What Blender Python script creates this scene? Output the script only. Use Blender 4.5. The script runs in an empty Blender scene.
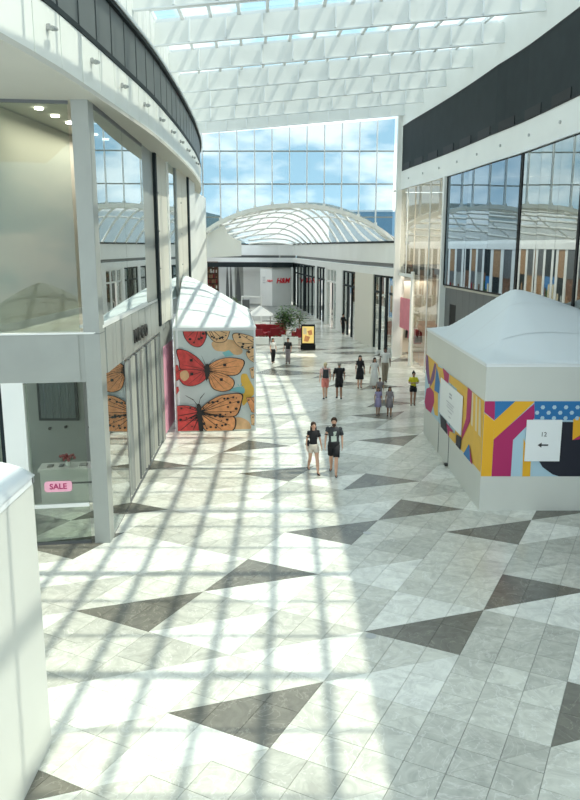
import bpy, bmesh, math, random
from mathutils import Vector, Matrix
random.seed(7)
S = bpy.context.scene
C = S.collection
R = math.radians
# ---------------------------------------------------------------- camera, sky, sun, exposure
EYE = 7.07; FPX = 742.0; PITCH = R(11.7)
cd = bpy.data.cameras.new('camera'); cam = bpy.data.objects.new('camera', cd); C.objects.link(cam)
cam.location = (0, 0, EYE); cam.rotation_euler = (R(90) - PITCH, 0, 0)
cd.sensor_fit = 'VERTICAL'; cd.sensor_height = 24; cd.lens = 24 * FPX / 800; cd.clip_end = 600
S.camera = cam
S.view_settings.view_transform = 'Standard'; S.view_settings.look = 'None'
S.view_settings.gamma = 1; S.view_settings.use_curve_mapping = False
S.view_settings.exposure = 0.76
S.cycles.max_bounces = 8; S.cycles.diffuse_bounces = 5; S.cycles.glossy_bounces = 4
S.cycles.transmission_bounces = 6; S.cycles.transparent_max_bounces = 24
S.cycles.caustics_reflective = False; S.cycles.caustics_refractive = False
S.cycles.sample_clamp_indirect = 6

def N(nt, t, **kw):
    n = nt.nodes.new(t)
    for k, v in kw.items(): setattr(n, k, v)
    return n
W = bpy.data.worlds.new('sky'); S.world = W; W.use_nodes = True
nt = W.node_tree; nt.nodes.clear()
wo = N(nt, 'ShaderNodeOutputWorld'); bg = N(nt, 'ShaderNodeBackground')
tc = N(nt, 'ShaderNodeTexCoord'); mp = N(nt, 'ShaderNodeMapping'); mp.inputs['Scale'].default_value = (2.2, 2.2, 5.5)
no = N(nt, 'ShaderNodeTexNoise'); no.inputs['Scale'].default_value = 2.6; no.inputs['Detail'].default_value = 7; no.inputs['Roughness'].default_value = .58
cr = N(nt, 'ShaderNodeValToRGB'); cr.color_ramp.elements[0].position = .42; cr.color_ramp.elements[1].position = .56
sx = N(nt, 'ShaderNodeSeparateXYZ'); gr = N(nt, 'ShaderNodeValToRGB')
gr.color_ramp.elements[0].position = 0.0; gr.color_ramp.elements[0].color = (.36, .52, .60, 1)
gr.color_ramp.elements[1].position = 0.6; gr.color_ramp.elements[1].color = (.13, .25, .36, 1)
mx = N(nt, 'ShaderNodeMix', data_type='RGBA'); mx.inputs['B'].default_value = (.78, .80, .78, 1)
nt.links.new(tc.outputs['Generated'], mp.inputs[0]); nt.links.new(mp.outputs[0], no.inputs[0]); nt.links.new(no.outputs['Fac'], cr.inputs[0])
nt.links.new(tc.outputs['Generated'], sx.inputs[0]); nt.links.new(sx.outputs['Z'], gr.inputs[0])
nt.links.new(gr.outputs[0], mx.inputs['A']); nt.links.new(cr.outputs[0], mx.inputs['Factor']); nt.links.new(mx.outputs['Result'], bg.inputs[0])
bg.inputs[1].default_value = 1.75
nt.links.new(bg.outputs[0], wo.inputs[0])
sd = bpy.data.lights.new('sun', 'SUN'); sun = bpy.data.objects.new('sun', sd); C.objects.link(sun)
sd.energy = 2.7; sd.angle = R(.55); sd.color = (1, .94, .81)
SUNDIR = Vector((-.487, -.04, -1)).normalized()
sun.rotation_euler = SUNDIR.to_track_quat('-Z', 'Y').to_euler(); sun.location = (20, -5, 40)

# ---------------------------------------------------------------- materials
M = {}
def mat(name, col, rough=.6, metal=0, emis=0, noise=0, nscale=4, spec=.5, bump=0, trans=0):
    m = bpy.data.materials.new(name); m.use_nodes = True; nt = m.node_tree
    b = nt.nodes['Principled BSDF']
    b.inputs['Base Color'].default_value = (*col, 1); b.inputs['Roughness'].default_value = rough
    b.inputs['Metallic'].default_value = metal; b.inputs['Specular IOR Level'].default_value = spec
    if emis: b.inputs['Emission Color'].default_value = (*col, 1); b.inputs['Emission Strength'].default_value = emis
    if noise or bump:
        g = N(nt, 'ShaderNodeNewGeometry'); n = N(nt, 'ShaderNodeTexNoise'); n.inputs['Scale'].default_value = nscale; n.inputs['Detail'].default_value = 5
        nt.links.new(g.outputs['Position'], n.inputs['Vector'])
        if noise:
            r = N(nt, 'ShaderNodeValToRGB'); a, z = 1 - noise, 1 + noise
            r.color_ramp.elements[0].position = .3; r.color_ramp.elements[0].color = (*[c * a for c in col], 1)
            r.color_ramp.elements[1].position = .7; r.color_ramp.elements[1].color = (*[min(1, c * z) for c in col], 1)
            nt.links.new(n.outputs['Fac'], r.inputs[0]); nt.links.new(r.outputs[0], b.inputs['Base Color'])
        if bump:
            bp = N(nt, 'ShaderNodeBump'); bp.inputs['Strength'].default_value = bump
            nt.links.new(n.outputs['Fac'], bp.inputs['Height']); nt.links.new(bp.outputs[0], b.inputs['Normal'])
    M[name] = m; return m
def marble(name, col, vein, veinamt=.5, rough=.22):
    m = bpy.data.materials.new(name); m.use_nodes = True; nt = m.node_tree; b = nt.nodes['Principled BSDF']
    g = N(nt, 'ShaderNodeNewGeometry')
    oi = N(nt, 'ShaderNodeObjectInfo')
    ad = N(nt, 'ShaderNodeVectorMath', operation='MULTIPLY_ADD'); ad.inputs[1].default_value = (1, 1, 1)
    at = N(nt, 'ShaderNodeAttribute', attribute_name='tone', attribute_type='GEOMETRY')
    sc = N(nt, 'ShaderNodeVectorMath', operation='SCALE'); sc.inputs['Scale'].default_value = 37.0
    cx = N(nt, 'ShaderNodeCombineXYZ')
    nt.links.new(at.outputs['Fac'], cx.inputs[0]); nt.links.new(at.outputs['Fac'], cx.inputs[2]); nt.links.new(cx.outputs[0], sc.inputs[0])
    nt.links.new(g.outputs['Position'], ad.inputs[0]); nt.links.new(sc.outputs[0], ad.inputs[2])
    n1 = N(nt, 'ShaderNodeTexNoise'); n1.inputs['Scale'].default_value = 2.2; n1.inputs['Detail'].default_value = 8; n1.inputs['Roughness'].default_value = .62; n1.inputs['Distortion'].default_value = 1.6
    nt.links.new(ad.outputs[0], n1.inputs['Vector'])
    r1 = N(nt, 'ShaderNodeValToRGB'); e = r1.color_ramp.elements
    e[0].position = .34; e[0].color = (*[c * .82 for c in col], 1); e[1].position = .62; e[1].color = (*[min(1, c * 1.12) for c in col], 1)
    nt.links.new(n1.outputs['Fac'], r1.inputs[0])
    # veins: thin band of the noise around .5
    n2 = N(nt, 'ShaderNodeTexNoise'); n2.inputs['Scale'].default_value = 1.5; n2.inputs['Detail'].default_value = 4; n2.inputs['Distortion'].default_value = 2.2
    nt.links.new(ad.outputs[0], n2.inputs['Vector'])
    r2 = N(nt, 'ShaderNodeValToRGB'); r2.color_ramp.elements.new(.5)
    e = r2.color_ramp.elements; e[0].position = .485; e[0].color = (0, 0, 0, 1); e[1].position = .5; e[1].color = (veinamt,) * 3 + (1,); e[2].position = .52; e[2].color = (0, 0, 0, 1)
    nt.links.new(n2.outputs['Fac'], r2.inputs[0])
    mx = N(nt, 'ShaderNodeMix', data_type='RGBA'); mx.inputs['B'].default_value = (*vein, 1)
    nt.links.new(r2.outputs[0], mx.inputs['Factor']); nt.links.new(r1.outputs[0], mx.inputs['A'])
    # piece to piece tone
    ma = N(nt, 'ShaderNodeMath', operation='MULTIPLY_ADD'); ma.inputs[1].default_value = .16; ma.inputs[2].default_value = .92
    nt.links.new(at.outputs['Fac'], ma.inputs[0])
    ms = N(nt, 'ShaderNodeVectorMath', operation='SCALE'); nt.links.new(mx.outputs['Result'], ms.inputs[0]); nt.links.new(ma.outputs[0], ms.inputs['Scale'])
    nt.links.new(ms.outputs[0], b.inputs['Base Color'])
    b.inputs['Roughness'].default_value = rough; b.inputs['Specular IOR Level'].default_value = .55
    M[name] = m

def glass(name, tint, refl, rough=0.0, ior=1.5, gl=(.9, .95, .95)):
    m = bpy.data.materials.new(name); m.use_nodes = True; nt = m.node_tree; nt.nodes.clear()
    o = N(nt, 'ShaderNodeOutputMaterial'); t = N(nt, 'ShaderNodeBsdfTransparent'); t.inputs[0].default_value = (*tint, 1)
    g = N(nt, 'ShaderNodeBsdfGlossy'); g.inputs['Roughness'].default_value = rough; g.inputs['Color'].default_value = (*gl, 1)
    f = N(nt, 'ShaderNodeFresnel'); f.inputs['IOR'].default_value = ior
    a = N(nt, 'ShaderNodeMath', operation='ADD', use_clamp=True); a.inputs[1].default_value = refl
    x = N(nt, 'ShaderNodeMixShader'); nt.links.new(f.outputs[0], a.inputs[0])
    ge = N(nt, 'ShaderNodeNewGeometry'); fr_ = N(nt, 'ShaderNodeMath', operation='SUBTRACT'); fr_.inputs[0].default_value = 1; nt.links.new(ge.outputs['Backfacing'], fr_.inputs[1])
    mu = N(nt, 'ShaderNodeMath', operation='MULTIPLY'); nt.links.new(a.outputs[0], mu.inputs[0]); nt.links.new(fr_.outputs[0], mu.inputs[1]); nt.links.new(mu.outputs[0], x.inputs[0])   # the pane reflects once, at its outer face
    nt.links.new(t.outputs[0], x.inputs[1]); nt.links.new(g.outputs[0], x.inputs[2]); nt.links.new(x.outputs[0], o.inputs[0]); M[name] = m
def translucent(name, col, fac=.5, transp=0.0):
    m = bpy.data.materials.new(name); m.use_nodes = True; nt = m.node_tree; nt.nodes.clear()
    o = N(nt, 'ShaderNodeOutputMaterial'); d = N(nt, 'ShaderNodeBsdfDiffuse'); t = N(nt, 'ShaderNodeBsdfTranslucent')
    d.inputs[0].default_value = (*col, 1); t.inputs[0].default_value = (*col, 1)
    x = N(nt, 'ShaderNodeMixShader'); x.inputs[0].default_value = fac
    nt.links.new(d.outputs[0], x.inputs[1]); nt.links.new(t.outputs[0], x.inputs[2]); last = x
    if transp:
        tr = N(nt, 'ShaderNodeBsdfTransparent'); y = N(nt, 'ShaderNodeMixShader'); y.inputs[0].default_value = transp
        nt.links.new(x.outputs[0], y.inputs[1]); nt.links.new(tr.outputs[0], y.inputs[2]); last = y
    nt.links.new(last.outputs[0], o.inputs[0]); M[name] = m

marble('marble_white', (.76, .77, .71), (.92, .93, .9), .5)
marble('marble_cream', (.61, .615, .55), (.80, .81, .77), .6)
marble('marble_grey', (.50, .505, .45), (.70, .70, .66), .6)
marble('marble_dark', (.165, .16, .135), (.36, .34, .29), .45)
mat('grout', (.30, .31, .29), .8)
mat('white', (.80, .82, .80), .5, noise=.03, nscale=.6)
mat('white_gloss', (.82, .84, .82), .25)
mat('steel_white', (.78, .81, .82), .4)
mat('fascia', (.80, .82, .77), .4, noise=.02, nscale=1)
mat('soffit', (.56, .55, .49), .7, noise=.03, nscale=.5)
mat('grey_panel', (.33, .35, .33), .45, noise=.05, nscale=1.2)
mat('grey_dark', (.115, .125, .13), .45, noise=.06, nscale=2)
mat('charcoal', (.022, .030, .033), .6, noise=.1, nscale=1.5, spec=.12)
mat('black', (.008, .009, .010), .5, spec=.2)
mat('band_grey', (.10, .115, .115), .45, noise=.06, nscale=2, spec=.3)
mat('beige', (.52, .50, .42), .8, noise=.03, nscale=.4)
mat('cream', (.72, .70, .62), .6)
mat('pink', (.62, .20, .25), .7, noise=.08, nscale=2)
mat('pink_light', (.85, .42, .55), .6, noise=.05)
mat('red', (.30, .01, .02), .55, noise=.15, nscale=6)
mat('red_sign', (.80, .03, .05), .5)
mat('brown', (.16, .08, .045), .7, noise=.4, nscale=3)
mat('wood', (.34, .20, .10), .6, noise=.2, nscale=5)
mat('leaf', (.04, .10, .03), .5, noise=.4, nscale=6)
mat('leaf_light', (.11, .22, .05), .5, noise=.3, nscale=6)
mat('print_ground', (.56, .62, .61), .6, noise=.05, nscale=1.5)
mat('print_red', (.60, .06, .055), .6, noise=.25, nscale=5)
mat('print_orange', (.70, .30, .12), .6, noise=.22, nscale=5)
mat('print_peach', (.68, .42, .22), .6, noise=.15, nscale=4)
mat('print_yellow', (.75, .45, .06), .6, noise=.04)
mat('print_amber', (.80, .42, .015), .6)
mat('print_black', (.015, .012, .012), .6)
mat('print_navy', (.008, .01, .022), .6)
mat('print_magenta', (.42, .015, .12), .6)
mat('print_blue', (.02, .17, .42), .6)
mat('print_sky', (.42, .60, .70), .6)
mat('print_teal', (.22, .50, .52), .6)
mat('print_violet', (.16, .05, .18), .6)
mat('print_sand', (.72, .62, .42), .6)
mat('board_white', (.66, .69, .68), .5)
mat('board_print', (.84, .87, .87), .5)
mat('ink', (.03, .03, .03), .6)
mat('ink_pale', (.45, .46, .5), .6)
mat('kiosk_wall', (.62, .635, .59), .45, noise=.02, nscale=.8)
translucent('membrane', (.86, .91, .93), .22)
translucent('frit', (.33, .37, .36), .5, .36)
translucent('baffle', (.80, .82, .80), .12)
translucent('curtain', (.62, .62, .56), .3)
glass('glass_roof', (.90, .93, .92), .0, ior=1.15)
glass('glass_clear', (.66, .72, .75), .02)
glass('glass_shop', (.66, .70, .68), .45, gl=(.78, .82, .80))
glass('glass_front', (.84, .88, .84), .04)
glass('glass_pale', (.86, .86, .82), .16, gl=(.85, .85, .82))
glass('glass_left_up', (.55, .60, .57), .38)
glass('glass_dark', (.30, .36, .40), .52, gl=(.50, .60, .68))
glass('glass_lower', (.70, .74, .70), .36)
mat('lamp', (1, .95, .85), .5, emis=6)
mat('screen', (.75, .55, .18), .4, emis=.35)
mat('mirror', (.5, .52, .5), .05, metal=1)
mat('metal', (.45, .46, .46), .35, metal=.8)
mat('hill', (.10, .16, .18), .9, noise=.1, nscale=.05)
mat('far_cladding', (.16, .30, .42), .6, noise=.05, nscale=.2)
mat('ground', (.30, .31, .30), .9)

# ---------------------------------------------------------------- helpers
class MB:
    def __init__(s): s.v = []; s.f = []; s.m = []
    def quad(s, pts, mi=0):
        b = len(s.v); s.v += [tuple(p) for p in pts]; s.f.append(tuple(range(b, b + len(pts)))); s.m.append(mi)
    def hexa(s, b4, t4, mi=0):
        b = len(s.v); s.v += [tuple(p) for p in b4] + [tuple(p) for p in t4]
        for f in ((3, 2, 1, 0), (4, 5, 6, 7), (0, 1, 5, 4), (1, 2, 6, 5), (2, 3, 7, 6), (3, 0, 4, 7)):
            s.f.append(tuple(b + i for i in f)); s.m.append(mi)
    def box(s, x0, x1, y0, y1, z0, z1, mi=0):
        s.hexa([(x0, y0, z0), (x1, y0, z0), (x1, y1, z0), (x0, y1, z0)], [(x0, y0, z1), (x1, y0, z1), (x1, y1, z1), (x0, y1, z1)], mi)
    def wall(s, p, q, z0, z1, t, mi=0, zq0=None, zq1=None):
        """upright slab along p->q, thickness t to the left of the direction"""
        p = Vector(p[:2]); q = Vector(q[:2]); d = (q - p).normalized(); n = Vector((-d.y, d.x)) * t
        zq0 = z0 if zq0 is None else zq0; zq1 = z1 if zq1 is None else zq1
        s.hexa([(*p, z0), (*q, zq0), (*(q + n), zq0), (*(p + n), z0)], [(*p, z1), (*q, zq1), (*(q + n), zq1), (*(p + n), z1)], mi)
    def prism(s, poly, z0, z1, mi=0):
        n = len(poly); b = len(s.v)
        s.v += [(x, y, z0) for x, y in poly] + [(x, y, z1) for x, y in poly]
        s.f.append(tuple(range(b + n - 1, b - 1, -1))); s.m.append(mi)
        s.f.append(tuple(range(b + n, b + 2 * n))); s.m.append(mi)
        for i in range(n):
            j = (i + 1) % n; s.f.append((b + i, b + j, b + n + j, b + n + i)); s.m.append(mi)
    def bar(s, a, b, w, h=None, mi=0, up=(0, 0, 1)):
        a = Vector(a); b = Vector(b); h = h or w; d = (b - a).normalized(); u = Vector(up)
        if abs(d.dot(u)) > .98: u = Vector((0, 1, 0))
        x = d.cross(u).normalized() * w / 2; y = x.cross(d).normalized() * h / 2
        s.hexa([a - x - y, a + x - y, a + x + y, a - x + y], [b - x - y, b + x - y, b + x + y, b - x + y], mi)
    def tube(s, path, rad, n=8, mi=0, cap=True):
        path = [Vector(p) for p in path]; rs = rad if isinstance(rad, (list, tuple)) else [rad] * len(path)
        b = len(s.v)
        for i, p in enumerate(path):
            d = (path[min(i + 1, len(path) - 1)] - path[max(i - 1, 0)]).normalized()
            u = Vector((0, 0, 1)) if abs(d.z) < .95 else Vector((1, 0, 0))
            x = d.cross(u).normalized(); y = x.cross(d)
            r = rs[i]; rx, ry = r if isinstance(r, (tuple, list)) else (r, r)
            for k in range(n):
                a = 2 * math.pi * k / n; s.v.append(tuple(p + x * math.cos(a) * rx + y * math.sin(a) * ry))
        for i in range(len(path) - 1):
            for k in range(n):
                l = (k + 1) % n; s.f.append((b + i * n + k, b + i * n + l, b + (i + 1) * n + l, b + (i + 1) * n + k)); s.m.append(mi)
        if cap:
            s.f.append(tuple(b + k for k in range(n))[::-1]); s.m.append(mi)
            e = b + (len(path) - 1) * n; s.f.append(tuple(e + k for k in range(n))); s.m.append(mi)
    def ball(s, c, r, n=8, m=5, mi=0, top_only=False):
        c = Vector(c); rr = r if isinstance(r, (tuple, list)) else (r, r, r); b = len(s.v)
        s.v.append((c.x, c.y, c.z + rr[2]))
        for i in range(1, m):
            th = math.pi * i / m
            for k in range(n):
                a = 2 * math.pi * k / n
                s.v.append((c.x + rr[0] * math.sin(th) * math.cos(a), c.y + rr[1] * math.sin(th) * math.sin(a), c.z + rr[2] * math.cos(th)))
        s.v.append((c.x, c.y, c.z - rr[2])); e = len(s.v) - 1
        for k in range(n): s.f.append((b, b + 1 + k, b + 1 + (k + 1) % n)); s.m.append(mi)
        for i in range(m - 2):
            for k in range(n):
                l = (k + 1) % n; o = b + 1 + i * n; s.f.append((o + k, o + n + k, o + n + l, o + l)); s.m.append(mi)
        o = b + 1 + (m - 2) * n
        for k in range(n): s.f.append((e, o + (k + 1) % n, o + k)); s.m.append(mi)
    def build(s, name, mats, parent=None, smooth=False, loc=None):
        me = bpy.data.meshes.new(name); me.from_pydata(s.v, [], s.f)
        if isinstance(mats, str): mats = [mats]
        for m in mats: me.materials.append(M[m])
        if len(mats) > 1: me.polygons.foreach_set('material_index', s.m)
        if smooth: me.polygons.foreach_set('use_smooth', [True] * len(me.polygons))
        me.update(); o = bpy.data.objects.new(name, me); C.objects.link(o)
        if parent: o.parent = parent
        if loc: o.location = loc
        return o
def tag(o, label=None, cat=None, group=None, kind=None):
    if label: o['label'] = label
    if cat: o['category'] = cat
    if group: o['group'] = group
    if kind: o['kind'] = kind
    return o
def empty(name, loc=(0, 0, 0), rz=0, label=None, cat=None, group=None, kind=None):
    o = bpy.data.objects.new(name, None); C.objects.link(o); o.location = loc; o.rotation_euler.z = rz; o.empty_display_size = .1
    return tag(o, label, cat, group, kind)
def copy_tree(o, parent=None):
    c = o.copy(); C.objects.link(c); c.parent = parent
    for ch in list(o.children): copy_tree(ch, c)
    return c
def struct(o): o['kind'] = 'structure'; return o
def boxo(name, m, parent, *a):
    b = MB(); b.box(*a); return b.build(name, m, parent)
def text_mesh(name, body, size, material, parent, matrix, extrude=.004, shear=0, bold=0):
    cu = bpy.data.curves.new(name, 'FONT'); cu.body = body; cu.size = size; cu.extrude = extrude; cu.align_x = 'CENTER'; cu.align_y = 'CENTER'; cu.shear = shear; cu.offset = bold
    cu.resolution_u = 3
    t = bpy.data.objects.new(name, cu); C.objects.link(t)
    bpy.context.view_layer.update()
    me = bpy.data.meshes.new_from_object(t.evaluated_get(bpy.context.evaluated_depsgraph_get()))
    bpy.data.objects.remove(t); bpy.data.curves.remove(cu)
    me.materials.clear(); me.materials.append(M[material]); me.transform(matrix)
    o = bpy.data.objects.new(name, me); C.objects.link(o); o.parent = parent; return o
def interp(tab, y):
    if y <= tab[0][1]: a, b = tab[0], tab[1]
    elif y >= tab[-1][1]: a, b = tab[-2], tab[-1]
    else:
        for a, b in zip(tab, tab[1:]):
            if a[1] <= y <= b[1]: break
    k = (y - a[1]) / (b[1] - a[1])
    return a[0] + (b[0] - a[0]) * k
def smooth_tab(tab, step=1.5):
    """catmull-rom resample of x(y)"""
    out = []; n = len(tab)
    for i in range(n - 1):
        p0 = tab[max(i - 1, 0)]; p1 = tab[i]; p2 = tab[i + 1]; p3 = tab[min(i + 2, n - 1)]
        for k in range(4):
            t = k / 4; x = .5 * (2 * p1[0] + (p2[0] - p0[0]) * t + (2 * p0[0] - 5 * p1[0] + 4 * p2[0] - p3[0]) * t * t + (3 * p1[0] - p0[0] - 3 * p2[0] + p3[0]) * t ** 3)
            out.append((x, p1[1] + (p2[1] - p1[1]) * t))
    out.append(tab[-1]); return out
LT = smooth_tab([(-5.6, 2), (-4.85, 9), (-4.42, 12.2), (-4.18, 14.7), (-4.02, 18.7), (-3.92, 22.6), (-4.0, 27.9), (-4.15, 32), (-4.4, 36.7), (-4.95, 43), (-5.95, 50.3)])
RT = smooth_tab([(9.0, -4), (9.05, 6), (9.05, 15), (8.9, 24), (8.72, 29), (8.42, 32), (7.85, 39), (6.87, 48), (6.6, 50.2)])
Lx = lambda y: interp(LT, y); Rx = lambda y: interp(RT, y)
CAMV = (math.cos(PITCH), math.sin(PITCH))
def ray(u, v):
    u -= 290.; v -= 400.; c, s = CAMV
    return (u, FPX * c - v * s, -(v * c + FPX * s))
def on_floor(u, v, z=0):
    d = ray(u, v); t = (z - EYE) / d[2]; return Vector((d[0] * t, d[1] * t, z))
def on_y(u, v, Y):
    d = ray(u, v); t = Y / d[1]; return Vector((d[0] * t, Y, EYE + d[2] * t))
def on_x(u, v, X):
    d = ray(u, v); t = X / d[0]; return Vector((X, d[1] * t, EYE + d[2] * t))

# ================================================================ FLOOR
TH = R(27.05); A = 1.8
D1 = Vector((math.sin(TH), math.cos(TH))); D2 = Vector((math.cos(TH), -math.sin(TH)))
floor = struct(boxo('floor', 'grout', None, -14, 16, -6, 112, -.30, -.022))
UP = {(0, 0), (3, 1), (2, -1), (1, 3), (3, 4), (0, 8), (-2, 1), (-1, 5), (2, 10), (-1, 10), (4, 11), (1, 12)}
INV = {(0, 2), (3, 3), (1, 5), (0, 6), (3, 6), (0, -2), (4, 1), (-3, 3), (-4, 5), (-3, 7), (3, 10), (-2, 12), (2, 12)}
rnd = random.Random(11)
def clip(poly, a, b, c):        # keep a*x+b*y<=c
    out = []
    for i in range(len(poly)):
        p, q = poly[i], poly[(i + 1) % len(poly)]
        dp = a * p[0] + b * p[1] - c; dq = a * q[0] + b * q[1] - c
        if dp <= 0: out.append(p)
        if (dp < 0 < dq) or (dq < 0 < dp):
            t = dp / (dp - dq); out.append((p[0] + (q[0] - p[0]) * t, p[1] + (q[1] - p[1]) * t))
    return out
def area(p): return .5 * abs(sum(p[i][0] * p[(i + 1) % len(p)][1] - p[(i + 1) % len(p)][0] * p[i][1] for i in range(len(p))))
pieces = []   # (size on view, poly, tone index, value)
for i in range(-14, 16):
    for j in range(-6, 62):
        # cell: corner c at (i,j), spans D2 from i-1..i, D1 from j..j+1 ; diagonal from (i-1,j) to (i,j+1)
        ctr = D2 * ((i - .5 - 4.53) * A) + D1 * (((j + .5) * 1.03 + 5.63) * A)
        if not (-9 < ctr.x < 12.5 and 5.5 < ctr.y < 100): continue
        if ctr.x < -6.5 and ctr.y < 27: continue
        far = max(0, j)
        def tone(up):
            # corner of inverted triangle in this cell is (i-1, j+1)
            if up and (i, j) in UP: return 3
            if (not up) and (i - 1, j + 1) in INV: return 3
            x = rnd.random()
            if j > 12 and x > .9: return 3
            return 0 if x < .40 else 1 if x < .76 else 2
        for up in (True, False):
            t = tone(up); rows = 3 if (t in (1, 2) and rnd.random() < .7) else 2
            for a in range(3):
                for b in range(rows):
                    x0, x1 = a / 3, (a + 1) / 3; y0, y1 = b / rows, (b + 1) / rows
                    g = .0022
                    poly = [(x0 + g, y0 + g), (x1 - g, y0 + g), (x1 - g, y1 - g), (x0 + g, y1 - g)]
                    # up triangle: lower right of diagonal y<x ; other: y>x
                    poly = clip(poly, -1, 1, -.0012) if up else clip(poly, 1, -1, -.0012)
                    if len(poly) < 3 or area(poly) < .003: continue
                    pts = [D2 * ((i - 1 + px - 4.53) * A) + D1 * (((j + py) * 1.03 + 5.63) * A) for px, py in poly]
                    c = sum(pts, Vector((0, 0))) / len(pts)
                    Z = c.y * CAMV[0] + EYE * CAMV[1]; u = 290 + FPX * c.x / Z; v = 400 + FPX * (-(c.y * CAMV[1] - EYE * CAMV[0])) / Z
                    vis = (0 < u < 580 and 0 < v < 800 and c.x > -4.6 and not (c.x > 5.2 and 19 < c.y < 28) and not (c.x < -3.5 and c.y < 9.6) and not (c.x < -1.3 and 28 < c.y < 37))
                    # keep vertex order counter clockwise seen from above
                    sgn = sum(pts[k].x * pts[(k + 1) % len(pts)].y - pts[(k + 1) % len(pts)].x * pts[k].y for k in range(len(pts)))
                    if sgn < 0: pts = pts[::-1]
                    pieces.append(((area(poly) / Z ** 3) if vis else 0, pts, t, rnd.random()))
pieces.sort(key=lambda p: -p[0])
TN = ['marble_white', 'marble_cream', 'marble_grey', 'marble_dark']
def settone(o, vals):
    a = o.data.attributes.new('tone', 'FLOAT', 'FACE'); a.data.foreach_set('value', vals)
for s_, pts, t, val in pieces[:300]:
    b = MB(); b.prism([tuple(p) for p in pts], -.0215, 0); o = b.build('floor_tile', TN[t], floor); settone(o, [val] * len(b.f))
b = MB(); vals = []
for s_, pts, t, val in pieces[300:]:
    n = len(b.f); b.prism([tuple(p) for p in pts], -.0215, 0, t); vals += [val] * (len(b.f) - n)
o = b.build('floor_tiles', TN, floor); settone(o, vals); o['kind'] = 'stuff'
for u, v in ((371, 636), (367, 533)):
    p = on_floor(u, v); bb = MB(); bb.tube([(p.x, p.y, -.01), (p.x, p.y, .004)], .10, 16); o = bb.build('floor_drain', 'metal'); 
    tag(o, 'small round metal floor cover %s' % ('at the tip of the nearest right-hand dark triangle' if v > 600 else 'farther off, below the walking couple'), 'floor cover')

# ================================================================ LEFT SIDE
def strip(name, m, tab, y0, y1, z0, z1, off0, off1, parent=None, side=-1, n=40):
    """continuous band following a wall curve; from x+side*off0 to x+side*off1"""
    b = MB(); f = lambda y: interp(tab, y)
    ys = [y0 + (y1 - y0) * i / n for i in range(n + 1)]
    V = b.v
    for y in ys:
        x = f(y)
        V += [(x + side * off0, y, z0), (x + side * off0, y, z1), (x + side * off1, y, z1), (x + side * off1, y, z0)]
    for i in range(n):
        a = 4 * i; c = a + 4
        for k in range(4):
            l = (k + 1) % 4; b.f.append((a + k, c + k, c + l, a + l)); b.m.append(0)
    b.f.append((0, 1, 2, 3)); b.m.append(0); e = 4 * n; b.f.append((e + 3, e + 2, e + 1, e)); b.m.append(0)
    return b.build(name, m, parent)
wl = struct(strip('wall_left', 'fascia', LT, 4, 50, 10.28, 11.2, .05, .35))
# white fascia panels
step = 1.2; y = 6.2; k = 0; cams = []
dark = struct(strip('trim_1', 'charcoal', LT, 4, 50, 11.2, 12.5, .09, .3))
while y < 49:
    b = MB(); p = (Lx(y + .02), y + .02); q = (Lx(y + step - .02), y + step - .02)
    b.wall(p, q, 10.27, 11.19, .06); b.build('fascia_panel', 'fascia', wl)
    b = MB(); p = (Lx(y + .05) - .03, y + .05); q = (Lx(y + step - .05) - .03, y + step - .05)
    b.wall(p, q, 11.32, 12.40, .05); b.build('dark_panel', 'band_grey', dark)
    if k % 2 == 0 and y > 11: cams.append(y + step * .5)
    y += step; k += 1
strip('top_rail', 'charcoal', LT, 4, 50, 12.42, 12.52, -.05, .25, dark)
strip('bottom_rail', 'charcoal', LT, 4, 50, 11.2, 11.31, -.02, .25, dark)
strip('ledge', 'steel_white', LT, 4, 50, 12.52, 12.6, -.08, .9, dark)
# clerestory panels above, set back
cl = struct(strip('trim_2', 'white', LT, 4, 50, 12.6, 15.1, .75, 1.0))
y = 6
while y < 49.6:
    b = MB(); b.wall((Lx(y + .03) - .70, y + .03), (Lx(y + .77) - .70, y + .77), 12.62, 15.0, .05); b.build('clerestory_panel', 'white', cl); y += .8
# soffit
b = MB(); n = 40
for i in range(n + 1):
    y = 4 + 46 * i / n; x = Lx(y); b.v += [(x, y, 10.17), (x, y, 10.27), (-14, y, 10.27), (-14, y, 10.17)]
for i in range(n):
    a = 4 * i; c = a + 4
    for k_ in range(4):
        l = (k_ + 1) % 4; b.f.append((a + k_, c + k_, c + l, a + l)); b.m.append(0)
so = struct(b.build('trim_3', 'soffit'))
bb = MB(); bb.tube([(-5.55, 13.9, 10.14), (-5.55, 13.9, 10.168)], .06, 10); o = bb.build('sprinkler', 'metal', so)
# security cameras on fascia
def make_camera(x, y):
    r = empty('security_camera', (x, y, 10.82), 0)
    b = MB(); b.tube([(0, 0, 0), (.05, 0, 0)], .06, 8); b.bar((.04, 0, 0), (.16, -.02, -.03), .03); b.build('bracket', 'metal', r)
    b = MB(); b.tube([(.13, .10, -.01), (.13, -.16, -.06)], [.035, .05], 8); b.tube([(.13, -.16, -.06), (.13, -.19, -.065)], [.05, .03], 8); b.build('camera_body', 'grey_panel', r)
    return r
nm = ['first', 'second', 'third', 'fourth', 'fifth', 'sixth', 'seventh', 'eighth', 'ninth', 'tenth', 'eleventh', 'twelfth', 'thirteenth', 'fourteenth', 'fifteenth', 'sixteenth']
proto = None
for i, y in enumerate([c for c in cams if 13 < c < 37]):
    o = make_camera(0, 0) if proto is None else copy_tree(proto); proto = proto or o
    o.location = (Lx(y) + .0, y, 10.82); tag(o, 'small white wall camera on the curved left fascia, %s from the viewer' % nm[i], 'camera', 'cameras along the curved fascia')

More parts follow.
